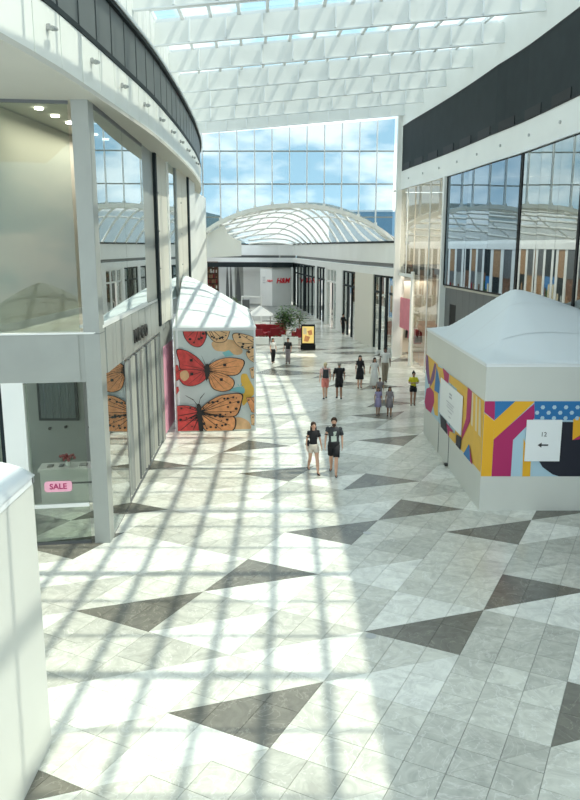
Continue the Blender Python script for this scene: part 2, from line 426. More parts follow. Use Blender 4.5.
# ---- shop block on the left
F = lambda x: 17.05 + .15 * (x + 4.4)     # face turned to the viewer
G = lambda y: -4.38 - (y - 17.1) * .031   # face along the hall
shop = struct(MB.build((lambda b: (b.wall((-14, F(-14)), (-4.38, F(-4.38)), 3.98, 5.1, .35), b)[1])(MB()), 'trim_4', 'grey_panel'))
for i in range(4):
    x1 = -4.86 - i * 2.4; b = MB(); b.wall((x1 - 2.37, F(x1 - 2.37) - .03), (x1, F(x1) - .03), 3.99, 5.09, .03); b.build('fascia_panel', 'grey_panel', shop)
b = MB(); b.wall((-14, F(-14) - .06), (-4.38, F(-4.38) - .06), 5.1, 5.14, .4); b.build('ledge', 'white', shop)
fs = struct(MB.build((lambda b: (b.wall((G(17.3), 17.3), (G(29.9), 29.9), 4.1, 5.2, .35), b)[1])(MB()), 'trim_5', 'grey_panel'))
y = 17.55
while y < 29.5:
    y2 = min(y + 1.15, 29.9); b = MB(); b.wall((G(y) + .03, y + .015), (G(y2) + .03, y2 - .015), 4.1, 5.19, .03); b.build('fascia_panel', 'grey_panel', fs); y = y2
b = MB(); b.wall((G(17.3) + .02, 17.3), (G(29.9) + .02, 29.9), 5.2, 5.27, .55); b.build('window_ledge', 'white', fs)
# corner pillar (full height)
pil = struct(boxo('trim_6', 'grey_panel', None, -4.74, -4.37, 16.98, 17.42, 0, 10.17))
boxo('cladding_joint', 'grey_dark', pil, -4.745, -4.365, 16.975, 17.425, 5.10, 5.115)
# upper room: glass, walls, ceiling, downlights
w = empty('window_1', kind='structure')
b = MB(); b.wall((-13.5, F(-13.5) + .12), (-9.0, F(-9.0) + .12), 5.1, 10.17, .02); b.build('pane', 'glass_front', w)
b = MB(); b.wall((-8.98, F(-8.98) + .12), (-4.85, F(-4.85) + .12), 5.1, 10.17, .02); b.build('pane', 'glass_front', w)
b = MB(); b.wall((-14, F(-14) + .1), (-4.83, F(-4.83) + .1), 10.10, 10.17, .06); b.build('head_rail', 'grey_dark', w)
room = struct(boxo('wall_back', 'beige', None, -14, -4.7, 24.2, 24.4, 5.3, 10.15))
b = MB(); b.wall((-6.2, 24.2), (-6.75, 16.95), 5.3, 10.15, .15); b.build('partition', 'beige', room)
struct(boxo('trim_7', 'soffit', None, -14, G(27.9) - .1, 17.3, 28, 5.0, 5.1))
for i, (u, v) in enumerate([(25, 70), (38, 71.5), (46, 76), (55, 80), (63, 85), (70, 90)]):
    p = on_floor(u, v + 30, 10.13); q = Vector((-5.72 + i * .06, 17.9 + i * 1.0, 10.15))
    bb = MB(); bb.tube([(q.x, q.y, 10.125), (q.x, q.y, 10.165)], .10, 12, 0); o = bb.build('downlight', 'lamp')
    tag(o, 'round ceiling downlight in the upper left room, %s in its row' % nm[i], 'light', 'downlights in the upper left room')
ld = bpy.data.lights.new('room_lamp', 'AREA'); ld.energy = 75; ld.shape = 'RECTANGLE'; ld.size = .8; ld.size_y = 5.5; ld.color = (1, .95, .82); lo = bpy.data.objects.new('room_lamp', ld); C.objects.link(lo); lo.location = (-5.5, 20.3, 10.0)
ld = bpy.data.lights.new('room_lamp', 'AREA'); ld.energy = 14; ld.size = 2; ld.color = (1, .97, .9); lo = bpy.data.objects.new('room_lamp', ld); C.objects.link(lo); lo.location = (-7, 19.5, 3.9)
# upper glass along the hall
w = empty('window_2', kind='structure')
b = MB(); b.wall((G(17.45), 17.45), (G(20.8), 20.8), 5.27, 10.17, .02); b.build('pane', 'glass_left_up', w)
b = MB(); b.wall((G(20.82), 20.82), (G(24.0), 24.0), 5.27, 10.17, .02); b.build('pane', 'glass_left_up', w)
b = MB(); b.wall((G(17.42) + .02, 17.42), (G(24.0) + .02, 24.0), 10.08, 10.17, .06); b.build('head_rail', 'grey_dark', w)
b = MB(); b.wall((G(17.42) + .02, 17.42), (G(24.0) + .02, 24.0), 5.27, 5.33, .06); b.build('bottom_rail', 'steel_white', w)
# upper facade beyond
up = struct(MB.build((lambda b: (b.wall((G(24), 24), (G(26.2), 26.2), 5.27, 10.17, .3), b)[1])(MB()), 'trim_8', 'grey_panel'))
K = lambda y: -4.62 - max(0, y - 26) * .012
for (a, c, m, off, nme) in [(26.2, 26.5, 'charcoal', .06, 'post'), (26.5, 27.7, 'cream', 0, 'cream_panel'), (27.73, 29, 'cream', 0, 'cream_panel'), (29, 29.3, 'white', .05, 'post'), (31.2, 31.5, 'grey_panel', .05, 'post'),
                       (31.5, 33.3, 'cream', 0, 'cream_panel'), (33.33, 35.2, 'cream', 0, 'cream_panel'), (35.2, 35.6, 'charcoal', .07, 'post'), (35.6, 38.5, 'white', 0, 'white_panel'), (38.5, 50.2, 'white', -.6, 'white_panel')]:
    b = MB(); b.wall((K(a) + off, a), (K(c) + off, c), 4.3 if a < 38 else 0, 10.17, .25); b.build(nme, m, up)
b = MB(); b.wall((K(29.3), 29.3), (K(31.2), 31.2), 5.0, 10.17, .03); b.build('pane', 'glass_left_up', up)
for y in (26.9, 33.0):
    for z in (6.3, 7.6, 8.9):
        bb = MB(); bb.tube([(K(y) - .01, y, z), (K(y) + .03, y, z)], .03, 8); bb.build('stud', 'metal', up)
# lower shop: interior
struct(boxo('wall_back', 'grey_panel', None, -13, -4.9, 22.6, 22.8, 0, 4.1))
struct(boxo('trim_9', 'white', None, -13, -4.75, 17.4, 27.8, 4.0, 4.1))
w = empty('window_3', kind='structure')
b = MB(); b.wall((-6.12, F(-6.12) + .05), (-4.84, F(-4.84) + .05), 0.02, 3.98, .02); b.build('pane', 'glass_front', w)
b = MB(); b.wall((-6.12, F(-6.12) + .02), (-4.84, F(-4.84) + .02), .93, 1.02, .08); b.build('glazing_rail', 'white', w)
b = MB(); b.wall((-6.12, F(-6.12) + .02), (-4.84, F(-4.84) + .02), 0, .06, .08); b.build('sill_rail', 'grey_dark', w)
b = MB(); b.wall((-6.62, F(-6.62) - .04), (-6.14, F(-6.14) - .04), 0, 4.0, .4); struct(b.build('trim_10', 'white'))
w = empty('window_4', kind='structure')
b = MB(); b.wall((-9.4, F(-9.4) + .05), (-6.64, F(-6.64) + .05), 0.02, 3.98, .02); b.build('pane', 'glass_front', w)
b = MB(); b.wall((-6.72, F(-6.72) + .0), (-6.64, F(-6.64) + .0), 0, 3.98, .08); b.build('mullion', 'charcoal', w)
b = MB(); b.wall((-9.4, F(-9.4) + .0), (-6.64, F(-6.64) + .0), 3.5, 3.6, .08); b.build('glazing_rail', 'charcoal', w)
# hedge-like curtain in the far-left window
t = empty('window_curtain', (-8.2, 17.4, 0), 0, 'mottled grey green hanging curtain behind the leftmost shop window', 'curtain')
b = MB()
for i in range(30):
    x = -1.3 + i * .098; b.box(x, x + .07, .02 * math.sin(i * 2.1), .05 + .02 * math.sin(i * 2.1), .1, 3.5)
b.build('cloth', 'curtain', t); boxo('rail', 'charcoal', t, -1.35, 1.68, 0, .06, 3.5, 3.56)
# counter
t = empty('display_counter', (-6.0, 20.2, 0), R(8), 'white display counter behind the left shop window', 'counter')
boxo('cabinet', 'white', t, -1.0, .75, -.28, .30, 0, .93); boxo('worktop', 'white_gloss', t, -1.05, .8, -.33, .35, .93, 1.0)
boxo('shelf', 'grey_dark', t, -.9, .65, -.29, -.27, .55, .6)
boxo('end_panel', 'grey_panel', t, .75, .79, -.28, .3, .0, .93)
def vase(x, y, z):
    t = empty('flower_vase', (x, y, z), 0, 'red flowers in a vase on the white display counter', 'flowers')
    b = MB(); b.tube([(0, 0, 0), (0, 0, .08), (0, 0, .2)], [.05, .08, .05], 10); b.build('vase', 'white_gloss', t, True)
    b = MB(); b.v.clear()
    for i in range(16):
        a = i * 2.4; r = .05 + .012 * i; b.ball((r * math.cos(a), r * math.sin(a), .27 + .05 * math.sin(i * 1.7)), .05, 6, 4)
    b.build('blossom', 'red', t, True)
    b = MB()
    for i in range(7):
        a = i * .9; b.quad([(0, 0, .18), (.1 * math.cos(a), .1 * math.sin(a), .24), (.22 * math.cos(a + .1), .22 * math.sin(a + .1), .2), (.1 * math.cos(a + .4), .1 * math.sin(a + .4), .19)])
    b.build('leaves', 'leaf', t)
vase(-6.25, 20.1, 1.0)
for i, (dx, w_) in enumerate([(-.75, .16), (-.45, .12), (.15, .22), (.48, .2)]):
    t = empty('display_tray', (-6.0 + dx, 20.2 + dx * .14, 1.0), R(8), 'flat grey display tray on the white counter, %s from its left end' % nm[i], 'tray', 'trays on the shop counter')
    boxo('tray_base', 'grey_dark', t, -w_ / 2, w_ / 2, -.12, .12, 0, .02); boxo('tray_goods', 'metal', t, -w_ / 2 + .02, w_ / 2 - .02, -.09, .09, .02, .045)
t = empty('wall_mirror', (-7.2, 22.55, 1.75), 0, 'dark framed wall mirror at the back of the left shop', 'mirror')
boxo('frame', 'charcoal', t, -.62, .62, -.04, .04, 0, 1.75); boxo('mirror_glass', 'glass_dark', t, -.54, .54, -.055, -.04, .08, 1.67)
for i, (x, z) in enumerate([(-7.5, 1.5), (-7.0, 1.55), (-6.25, 1.55), (-6.15, 1.1)]):
    bb = MB(); bb.tube([(x, 22.6, z), (x, 22.50, z)], .035, 8); bb.ball((x, 22.49, z), .05); o = bb.build('coat_hook', 'black')
    tag(o, 'small black wall hook behind the shop counter, %s from the left' % nm[i], 'hook', 'hooks on the left shop wall')
# SALE sign
t = empty('sale_sign', (-5.52, F(-5.52) + .02, 1.47), math.atan(.15), 'pink rounded SALE sign on the left shop window', 'sign')
b = MB(); P = []
for cx_, cz_, a0 in ((.25, .06, 0), (-.25, .06, 90), (-.25, -.06, 180), (.25, -.06, 270)):
    for k_ in range(5): a = R(a0 + 22.5 * k_); P.append((cx_ + .07 * math.cos(a), cz_ + .07 * math.sin(a)))
n = len(P); b.v = [(x, -.03, z) for x, z in P] + [(x, 0, z) for x, z in P]
b.f = [tuple(range(n))[::-1] if False else tuple(range(n)), tuple(range(2 * n - 1, n - 1, -1))] + [(i, i + n, (i + 1) % n + n, (i + 1) % n) for i in range(n)]; b.m = [0] * len(b.f)
b.build('board', 'pink_light', t)
text_mesh('lettering', 'SALE', .19, 'print_magenta', t, Matrix.Translation((0, -.034, 0)) @ Matrix.Rotation(R(90), 4, 'X'), .003, bold=.004)
# lower glass along the hall, then the folding shutter
w = empty('window_5', kind='structure')
b = MB(); b.wall((G(17.45), 17.45), (G(19.75), 19.75), .03, 4.1, .02); b.build('pane', 'glass_lower', w)
b = MB(); b.wall((G(19.75), 19.75), (G(19.87), 19.87), 0, 4.1, .1); b.build('post', 'grey_dark', w)
b = MB(); b.wall((G(17.45), 17.45), (G(26.4), 26.4), 0, .04, .05); b.build('bottom_rail', 'grey_dark', w)
sh = empty('folding_shutter', (G(20) - .10, 19.95, 0), 0, 'pleated grey folding shutter behind the left shop glass', 'shutter')
for i in range(34):
    y0 = i * .19; x0 = -.031 * y0; z = .04; b = MB(); d = .09 if i % 2 else -.09
    b.wall((x0 - d, y0 + .01), (x0 + d - .006, y0 + .18), .08, 3.95, .012); b.build('slat', ['curtain', 'grey_panel', 'curtain', 'metal', 'grey_dark'][i % 5], sh)
b = MB(); b.wall((.02, 0), (-.2, 6.46), 3.95, 4.03, .1); b.build('track', 'metal', sh)
struct(MB.build((lambda b: (b.wall((G(26.4) + .03, 26.4), (G(27.0) + .03, 27.0), 0, 4.1, .35), b)[1])(MB()), 'trim_11', 'grey_panel'))
struct(MB.build((lambda b: (b.wall((G(29.75) + .02, 29.75), (G(29.9) + .02, 29.9), 0, 5.2, .35), b)[1])(MB()), 'trim_12', 'charcoal'))
t = empty('pink_poster', (G(28.3) + .02, 28.35, 0), 0, 'tall pink poster panel beside the butterfly kiosk', 'poster')
boxo('board', 'pink_light', t, -.06, 0, -1.3, 1.3, .1, 3.4); boxo('frame', 'grey_panel', t, -.08, -.02, -1.35, 1.35, 3.4, 4.1)
# shop name sign (small metal letters)
t = empty('shop_sign', (G(22.1) + .05, 22.1, 4.52), 0, 'small black and white letter sign on the grey left fascia', 'sign')
for i, (ch, m) in enumerate(zip('MECO', ['ink', 'white', 'ink', 'white'])):
    mt = Matrix.Translation((0.03, -.78 + i * .52, .0)) @ Matrix.Rotation(R(90), 4, 'Z') @ Matrix.Rotation(R(90), 4, 'X')
    text_mesh('letter', ch, .52, 'ink', t, mt, .03, bold=.012)

# ================================================================ RIGHT SIDE
RTr = RT
def rstrip(name, m, y0, y1, z0, z1, o0, o1, parent=None): return strip(name, m, RTr, y0, y1, z0, z1, o0, o1, parent, side=1, n=44)
wr = struct(rstrip('wall_right', 'white', 2, 48.3, 10.54, 11.6, 0, .4))
strip('edge_trim', 'steel_white', RT, 2, 48.3, 10.50, 10.56, -.05, .1, wr, 1)
db = struct(rstrip('trim_13', 'charcoal', 2, 47.6, 11.62, 14.2, -.02, .35))
rstrip('shadow_gap', 'charcoal', 2, 46.5, 11.75, 12.0, -.03, .1, db)
y = 4
while y < 46:
    b = MB(); b.wall((Rx(y + 1.6) - .05, y + 1.6), (Rx(y) - .05, y), 11.64, 11.98, .03); b.build('gap_cover', 'black', db); y += 2.6
for z0, z1, o in ((11.6, 11.64, .03), (14.18, 14.24, .03)): rstrip('frame_rail', 'black', 2, 47.6, z0, z1, -o, .3, db)
rstrip('fascia', 'white', 2, 48.3, 14.2, 15.9, .0, .4, wr)
rstrip('end_fill', 'white', 47.6, 48.4, 11.6, 14.2, 0, .35, wr)
y = 14; i = 0
while y < 47:
    bb = MB(); bb.tube([(Rx(y) + .02, y, 11.05), (Rx(y) - .05, y, 11.05)], .055, 10); o = bb.build('sensor', 'metal', wr); y += 2.9
# glass bays
BAYS = [(11.5, 18.3, 'glass_shop'), (18.5, 23.6, 'glass_shop'), (23.7, 29.1, 'glass_shop'), (29.35, 38.75, 'glass_dark')]
for i, (a, c, g) in enumerate(BAYS):
    w = empty('window_%d' % (6 + i), kind='structure'); n = 3
    for k in range(n):
        y0 = a + (c - a) * k / n; y1 = a + (c - a) * (k + 1) / n; b = MB(); b.wall((Rx(y1) + .06, y1 - .01), (Rx(y0) + .06, y0 + .01), 5.15, 10.52, .02); b.build('pane', g, w)
    fr = 'black'
    b = MB(); b.wall((Rx(c + .12) + .03, c + .12), (Rx(c - .03) + .03, c - .03), 5.1, 10.54, .12); b.build('post', fr if i else 'white', w)
    b = MB()
    for k in range(n): 
        y0 = a + (c - a) * k / n; y1 = a + (c - a) * (k + 1) / n; b.wall((Rx(y1) + .05, y1), (Rx(y0) + .05, y0), 10.46, 10.54, .06); b.wall((Rx(y1) + .05, y1), (Rx(y0) + .05, y0), 5.1, 5.17, .06)
    b.build('rails', fr, w)
# white full-height column between dark bay and shop
cx0 = Rx(39.0); struct(boxo('trim_14', 'white', None, cx0 - .08, cx0 + .25, 38.78, 39.15, 0, 10.54))
struct(boxo('trim_15', 'white', None, 6.62, 7.15, 47.75, 48.2, 0, 15.6))
# dark lower wall panels
lw = struct(strip('trim_16', 'grey_dark', RT, 12, 38.8, 0, 5.1, .25, .5, None, 1))
y = 14.0
while y < 38.2:
    if not (36.2 < y < 37.1):
        b = MB(); b.wall((Rx(y + .98) + .18, y + .98), (Rx(y) + .18, y + .0), .02, 5.08, .05); b.build('wall_panel', 'grey_dark', lw)
    else:
        b = MB(); b.wall((Rx(y + .98) + .18, y + .98), (Rx(y) + .18, y + .0), 4.2, 5.08, .05); b.build('wall_panel', 'grey_dark', lw)
        b = MB(); b.wall((Rx(y + .98) + .21, y + .98), (Rx(y) + .21, y + .0), .02, 4.2, .03); b.build('opening', 'black', lw)
    y += 1.0
# slab behind upper glass bays and back wall
struct(strip('trim_17', 'soffit', RT, 2, 39, 5.0, 5.1, .1, 7, None, 1))
struct(boxo('wall_right', 'grey_dark', None, 15.8, 16, 8, 48, 0, 10.5))
struct(strip('trim_18', 'soffit', RT, 2, 50.5, 10.56, 10.66, .2, 9, None, 1))
# right shop (39.2..47.7)
w = empty('window_10', kind='structure')
for a, c in ((39.2, 41.6), (41.65, 44.3), (44.55, 46.1), (46.15, 47.7)):
    b = MB(); b.wall((Rx(c) + .05, c), (Rx(a) + .05, a), 5.3 if a > 44 else .03, 10.5, .02); b.build('pane', 'glass_pale', w)
for yy in (39.2, 41.6, 46.1): b = MB(); b.bar((Rx(yy) + .05, yy, 0 if yy < 44 else 5.3), (Rx(yy) + .05, yy, 10.5), .06); b.build('mullion', 'steel_white', w)
b = MB(); b.wall((Rx(44.65) - .03, 44.65), (Rx(44.35) - .03, 44.35), 0, 5.6, .2); b.build('post', 'white', w)
b = MB(); b.wall((Rx(47.7), 47.7), (Rx(44.4), 44.4), 5.25, 5.45, .2); b.build('transom', 'white', w)
sb_ = empty('trim_25', kind='structure'); b = MB(); b.wall((Rx(47.6) + .1, 47.6), (Rx(39.3) + .1, 39.3), 5.45, 5.85, .1); b.build('sign_band', 'grey_dark', sb_)
pk = struct(MB.build((lambda b: (b.wall((Rx(47.6) + .12, 47.6), (Rx(44.7) + .12, 44.7), 2.0, 3.9, .12), b)[1])(MB()), 'trim_19', 'pink'))
struct(boxo('wall_right', 'cream', None, 13.0, 13.2, 39.2, 50, 0, 10.5)); struct(boxo('wall_back', 'cream', None, 7.3, 13, 50.3, 50.5, 0, 10.5)); 
struct(boxo('wall_side', 'cream', None, 8.4, 13, 38.95, 39.15, 0, 10.5))
struct(boxo('trim_20', 'wood', None, 7.9, 13, 44.3, 50.3, 0.001, .02))
struct(boxo('trim_21', 'grey_dark', None, 7.75, 13, 39.2, 50, 5.6, 5.9))
for i, (x, y_) in enumerate([(8.6, 41.5), (8.6, 43.6), (10.2, 42), (10.2, 44.5), (8.6, 45.9)]):
    bb = MB(); bb.tube([(x, y_, 5.54), (x, y_, 5.60)], .14, 12); o = bb.build('downlight', 'lamp'); tag(o, 'round downlight in the pale right-hand shop, %s of the row' % nm[i], 'light', 'downlights in the right-hand shop')
ld = bpy.data.lights.new('shop_lamp', 'AREA'); ld.energy = 260; ld.size = 3; ld.color = (1, .9, .75); lo = bpy.data.objects.new('shop_lamp', ld); C.objects.link(lo); lo.location = (10, 43.5, 5.4)
ld = bpy.data.lights.new('shop_lamp', 'AREA'); ld.energy = 520; ld.size = 3; ld.color = (1, .9, .78); lo = bpy.data.objects.new('shop_lamp', ld); C.objects.link(lo); lo.location = (10, 43.5, 10.2)
# garments on racks
def rack(x, y, rz, n, cols, label, length=1.6, h=1.5):
    t = empty('clothes_rack', (x, y, 0), rz, label, 'clothes rack')
    b = MB(); b.tube([(-length / 2, 0, 0), (-length / 2, 0, h), (length / 2, 0, h), (length / 2, 0, 0)], .018, 6); b.bar((-length / 2, -.25, .02), (-length / 2, .25, .02), .04); b.bar((length / 2, -.25, .02), (length / 2, .25, .02), .04); b.build('rail', 'metal', t)
    for i in range(n):
        xx = -length / 2 + .1 + (length - .2) * i / (n - 1); hh = .75 + .15 * math.sin(i * 2.3)
        b = MB(); z = h - .04
        b.hexa([(xx - .02, -.24, z - hh), (xx + .03, -.24, z - hh), (xx + .03, .24, z - hh), (xx - .02, .24, z - hh)], [(xx - .01, -.19, z - .12), (xx + .015, -.19, z - .12), (xx + .015, .19, z - .12), (xx - .01, .19, z - .12)])
        b.hexa([(xx - .01, -.19, z - .12), (xx + .015, -.19, z - .12), (xx + .015, .19, z - .12), (xx - .01, .19, z - .12)], [(xx, -.03, z), (xx + .01, -.03, z), (xx + .01, .03, z), (xx, .03, z)])
        b.build('garment', cols[i % len(cols)], t)
rack(7.75, 46.1, R(96), 9, ['black', 'red', 'brown', 'pink'], 'rack of dark and red clothes under the pink shop panel', 2.2, 2.1)
rack(9.0, 43.2, R(70), 9, ['pink', 'cream', 'pink_light'], 'rack of pale pink clothes deep in the right-hand shop', 2.0)
rack(9.6, 41.2, R(80), 9, ['pink_light', 'pink', 'white'], 'nearer rack of pink and white clothes in the right-hand shop', 2.0)

# ================================================================ END GLASS WALL, ARCH, VAULT
YE = 50.3
rimz = lambda x: 7.45 + .25 * (x < .5) * min(1, (.5 - x) / 6) + 2.3 * max(0, 1 - ((x - .45) / 6.45) ** 2) ** .85
ZT = lambda x: 14.28 + .075 * x
X0, X1 = -6.0, 6.75
ew = empty('window_11', kind='structure')
xs = []; x = 6.75
while x > X0: xs.append(x); x -= 1.13
hz = [13.1, 11.05, 8.95]
for x in xs[1:]:
    b = MB(); z0 = rimz(x) + .1; b.box(x - .035, x + .035, YE - .22, YE + .05, z0, ZT(x) + .3); b.build('mullion', 'steel_white', ew)
    bb = MB(); bb.box(x - .09, x + .09, YE - .32, YE + .02, z0 - .08, z0 + .10); bb.build('mullion_foot', 'steel_white', ew)
for i in range(len(xs)):
    xa = xs[i]; xb = xs[i + 1] if i + 1 < len(xs) else X0
    b = MB(); m = 5; pl = [(xa, rimz(xa)), ] + [(xa + (xb - xa) * k / m, rimz(xa + (xb - xa) * k / m)) for k in range(1, m + 1)] + [(xb, ZT(xb) + .3), (xa, ZT(xa) + .3)]
    n = len(pl); b.v = [(p[0], YE, p[1]) for p in pl] + [(p[0], YE + .02, p[1]) for p in pl]; b.f = [tuple(range(n)), tuple(range(2 * n - 1, n - 1, -1))] + [(k, k + n, (k + 1) % n + n, (k + 1) % n) for k in range(n)]; b.m = [0] * len(b.f)
    b.build('pane', 'glass_clear', ew)
for z in hz:
    for i in range(len(xs)):
        xa = xs[i]; xb = xs[i + 1] if i + 1 < len(xs) else X0
        if min(rimz(xa), rimz(xb)) < z and max(rimz(xa), rimz(xb)) < z + .2: b = MB(); b.box(xb, xa, YE - .06, YE + .04, z - .04, z + .04); b.build('transom', 'grey_panel', ew)
# arched rim (white box beam)
rim = empty('trim_22', kind='structure'); b = MB(); n = 48
for i in range(n + 1):
    x = X0 - .1 + (X1 - X0 + .2) * i / n; z = rimz(max(X0, min(X1, x)))
    b.v += [(x, YE - .35, z - .22), (x, YE - .35, z + .06), (x, YE + .4, z + .06), (x, YE + .4, z - .22)]
for i in range(n):
    a = 4 * i; c = a + 4
    for k in range(4): l = (k + 1) % 4; b.f.append((a + k, a + l, c + l, c + k)); b.m.append(0)
b.build('arch_beam', 'white', rim)
# right wall line of the corridor beyond
CT = [(6.87, 48.2), (6.3, 50.3), (5.85, 52.9), (5.0, 57.2), (4.0, 64), (2.55, 75), (1.4, 84), (.35, 92), (-1.5, 93.4), (-4, 94.2), (-8, 95.5), (-13, 97)]
def along(path, s):
    L = [0]
    for a, c in zip(path, path[1:]): L.append(L[-1] + math.dist(a, c))
    s = s * L[-1]
    for i in range(len(path) - 1):
        if s <= L[i + 1] + 1e-9:
            k = (s - L[i]) / (L[i + 1] - L[i]); return (path[i][0] + (path[i + 1][0] - path[i][0]) * k, path[i][1] + (path[i + 1][1] - path[i][1]) * k)
    return path[-1]
# bulkhead bands
bk = empty('wall_corridor', kind='structure')
bk.name = 'wall_back'
for z0, z1, off, m, nme in ((5.15, 5.68, 0, 'white', 'lower_fascia'), (5.68, 5.98, .5, 'grey_dark', 'shadow_gap'), (5.98, 7.28, .05, 'white', 'upper_fascia')):
    for a, c in zip(CT, CT[1:]):
        b = MB(); d = Vector((c[0] - a[0], c[1] - a[1])).normalized(); nn = Vector((d.y, -d.x)) * off
        b.wall((c[0] + nn.x, c[1] + nn.y), (a[0] + nn.x, a[1] + nn.y), z0, z1, .4 if off < .1 else .1); b.build(nme, m, bk)
# end fill of the fascia near left, below the rim
# vault shell
def back(t): return along([(CT[i][0] + .2, CT[i][1]) for i in range(len(CT))][::-1], .16 + .84 * t)
def VS(t, s):
    xf = X0 + (X1 - X0) * t; zf = rimz(xf) - .1; bx, by = back(t)
    x = xf + (bx - xf) * s; y = YE + (by - YE) * s; z = zf + (7.3 - zf) * (s ** 1.9) + 1.0 * math.sin(math.pi * s) * math.sin(math.pi * t) ** .8
    return Vector((x, y, z))
va = empty('ceiling_vault', kind='structure'); va.name = 'ceiling'
b = MB(); nt_, ns_ = 40, 16
for i in range(nt_ + 1):
    for j in range(ns_ + 1): b.v.append(tuple(VS(i / nt_, j / ns_)))
for i in range(nt_):
    for j in range(ns_):
        a = i * (ns_ + 1) + j; b.f.append((a, a + 1, a + ns_ + 2, a + ns_ + 1)); b.m.append(0)
b.build('vault_glass', 'frit', va)
for k in range(-5, 15):
    t0 = k / 14 + .03; path = []
    for i in range(15):
        s = i / 14; t = t0 + .36 * s
        if 0 <= t <= 1: path.append(VS(t, s) - Vector((0, 0, .12)))
    if len(path) > 2:
        b = MB(); b.tube(path, [(.13, .10)] * len(path), 4); b.build('rib', 'white', va)
for s in [.05, .16, .30, .46, .64]:
    b = MB(); b.tube([VS(.02 + .96 * i / 20, s) - Vector((0, 0, .08)) for i in range(21)], .06, 4); b.build('cross_rib', 'white', va)
b = MB()
for a, c in zip(CT, CT[1:]):
    d = Vector((c[0] - a[0], c[1] - a[1])).normalized(); nn = Vector((d.y, -d.x)) * -.02
    b.wall((c[0] + nn.x, c[1] + nn.y), (a[0] + nn.x, a[1] + nn.y), 7.28, 7.42, .3)
b.build('dark_edge', 'charcoal', bk)
fl_ = [on_y(u, v, 50.45) for u, v in ((199, 258), (199, 237), (212, 231), (224, 225), (227, 233), (233, 238), (241, 241.5), (241, 256))]
b = MB(); n = len(fl_); b.v = [tuple(p) for p in fl_] + [(p.x, p.y + .35, p.z) for p in fl_]
b.f = [tuple(range(n))[::-1], tuple(range(n, 2 * n))] + [(k, (k + 1) % n, (k + 1) % n + n, k + n) for k in range(n)]; b.m = [0] * len(b.f)
struct(b.build('trim_24', 'white'))
# left wall of the corridor (seen mirrored in the shop glass)
lc = empty('wall_corridor', kind='structure'); lc.name = 'wall_left'
LA, LB = Vector((-6.75, 51.0)), Vector((-13.6, 97.5)); rr_ = random.Random(4)
def lwall(name, m, s0, s1, z0, z1, t=.2, off=0):
    b = MB(); a = LA.lerp(LB, s0); c = LA.lerp(LB, s1); b.wall((a.x + off, a.y), (c.x + off, c.y), z0, z1, t); return b.build(name, m, lc)
lwall('upper_fascia', 'white', 0, 1, 6.8, 7.4, .4, .1)
lwall('upper_wall', 'white', 0, 1, 7.4, 9.2, .3)
for i in range(16):
    s0 = i / 16; m = ['charcoal', 'brown', 'grey_panel', 'grey_dark', 'brown', 'charcoal', 'print_blue', 'wood'][i % 8]
    lwall('shop_panel', m, s0, s0 + .045, 0, 4.3, .2); lwall('pier', 'white', s0 + .045, s0 + .0625, 0, 6.8, .3, .05)
    lwall('head', ['charcoal', 'grey_dark', 'wood'][i % 3], s0, s0 + .045, 4.3, 6.8, .2, .03)
    for k in range(3):
        if rr_.random() < .8: lwall('poster', rr_.choice(['red', 'brown', 'wood', 'leaf', 'grey_panel', 'print_sand']), s0 + .004 + k * .013, s0 + .013 + k * .013, rr_.uniform(.3, 1), rr_.uniform(2, 3.6), .05, .05)
# outdoors behind the glass wall
struct(boxo('trim_23', 'ground', None, -200, 200, 112, 330, -2, -.6))
t = empty('far_building', (16, 125, 0), 0, 'blue grey clad building behind the end glass wall, right side', 'building')
boxo('cladding', 'far_cladding', t, -9, 22, 0, 12, -.6, 12.6)
for i in range(16): boxo('cladding_rib', 'far_cladding', t, -9 + i * 2, -8.85 + i * 2, -.08, 0, -.6, 12.6)
boxo('roof_edge', 'steel_white', t, -9.2, 22.2, -.2, 12.2, 12.6, 12.9)
b = MB()
for i in range(31):
    x = -140 + i * 7; h = 12 + 9 * math.sin(i * .5 + .9) + 3 * math.sin(i * 1.7); b.v += [(x, 300, -2), (x, 305, h), (x, 325, h * .9), (x, 329, -2)]
for i in range(30):
    a = 4 * i
    for k in range(3): b.f.append((a + k, a + 4 + k, a + 5 + k, a + 1 + k)); b.m.append(0)
tag(b.build('distant_hill', 'hill', None, True), 'dark blue distant hills seen low through the end glass wall', 'hill')

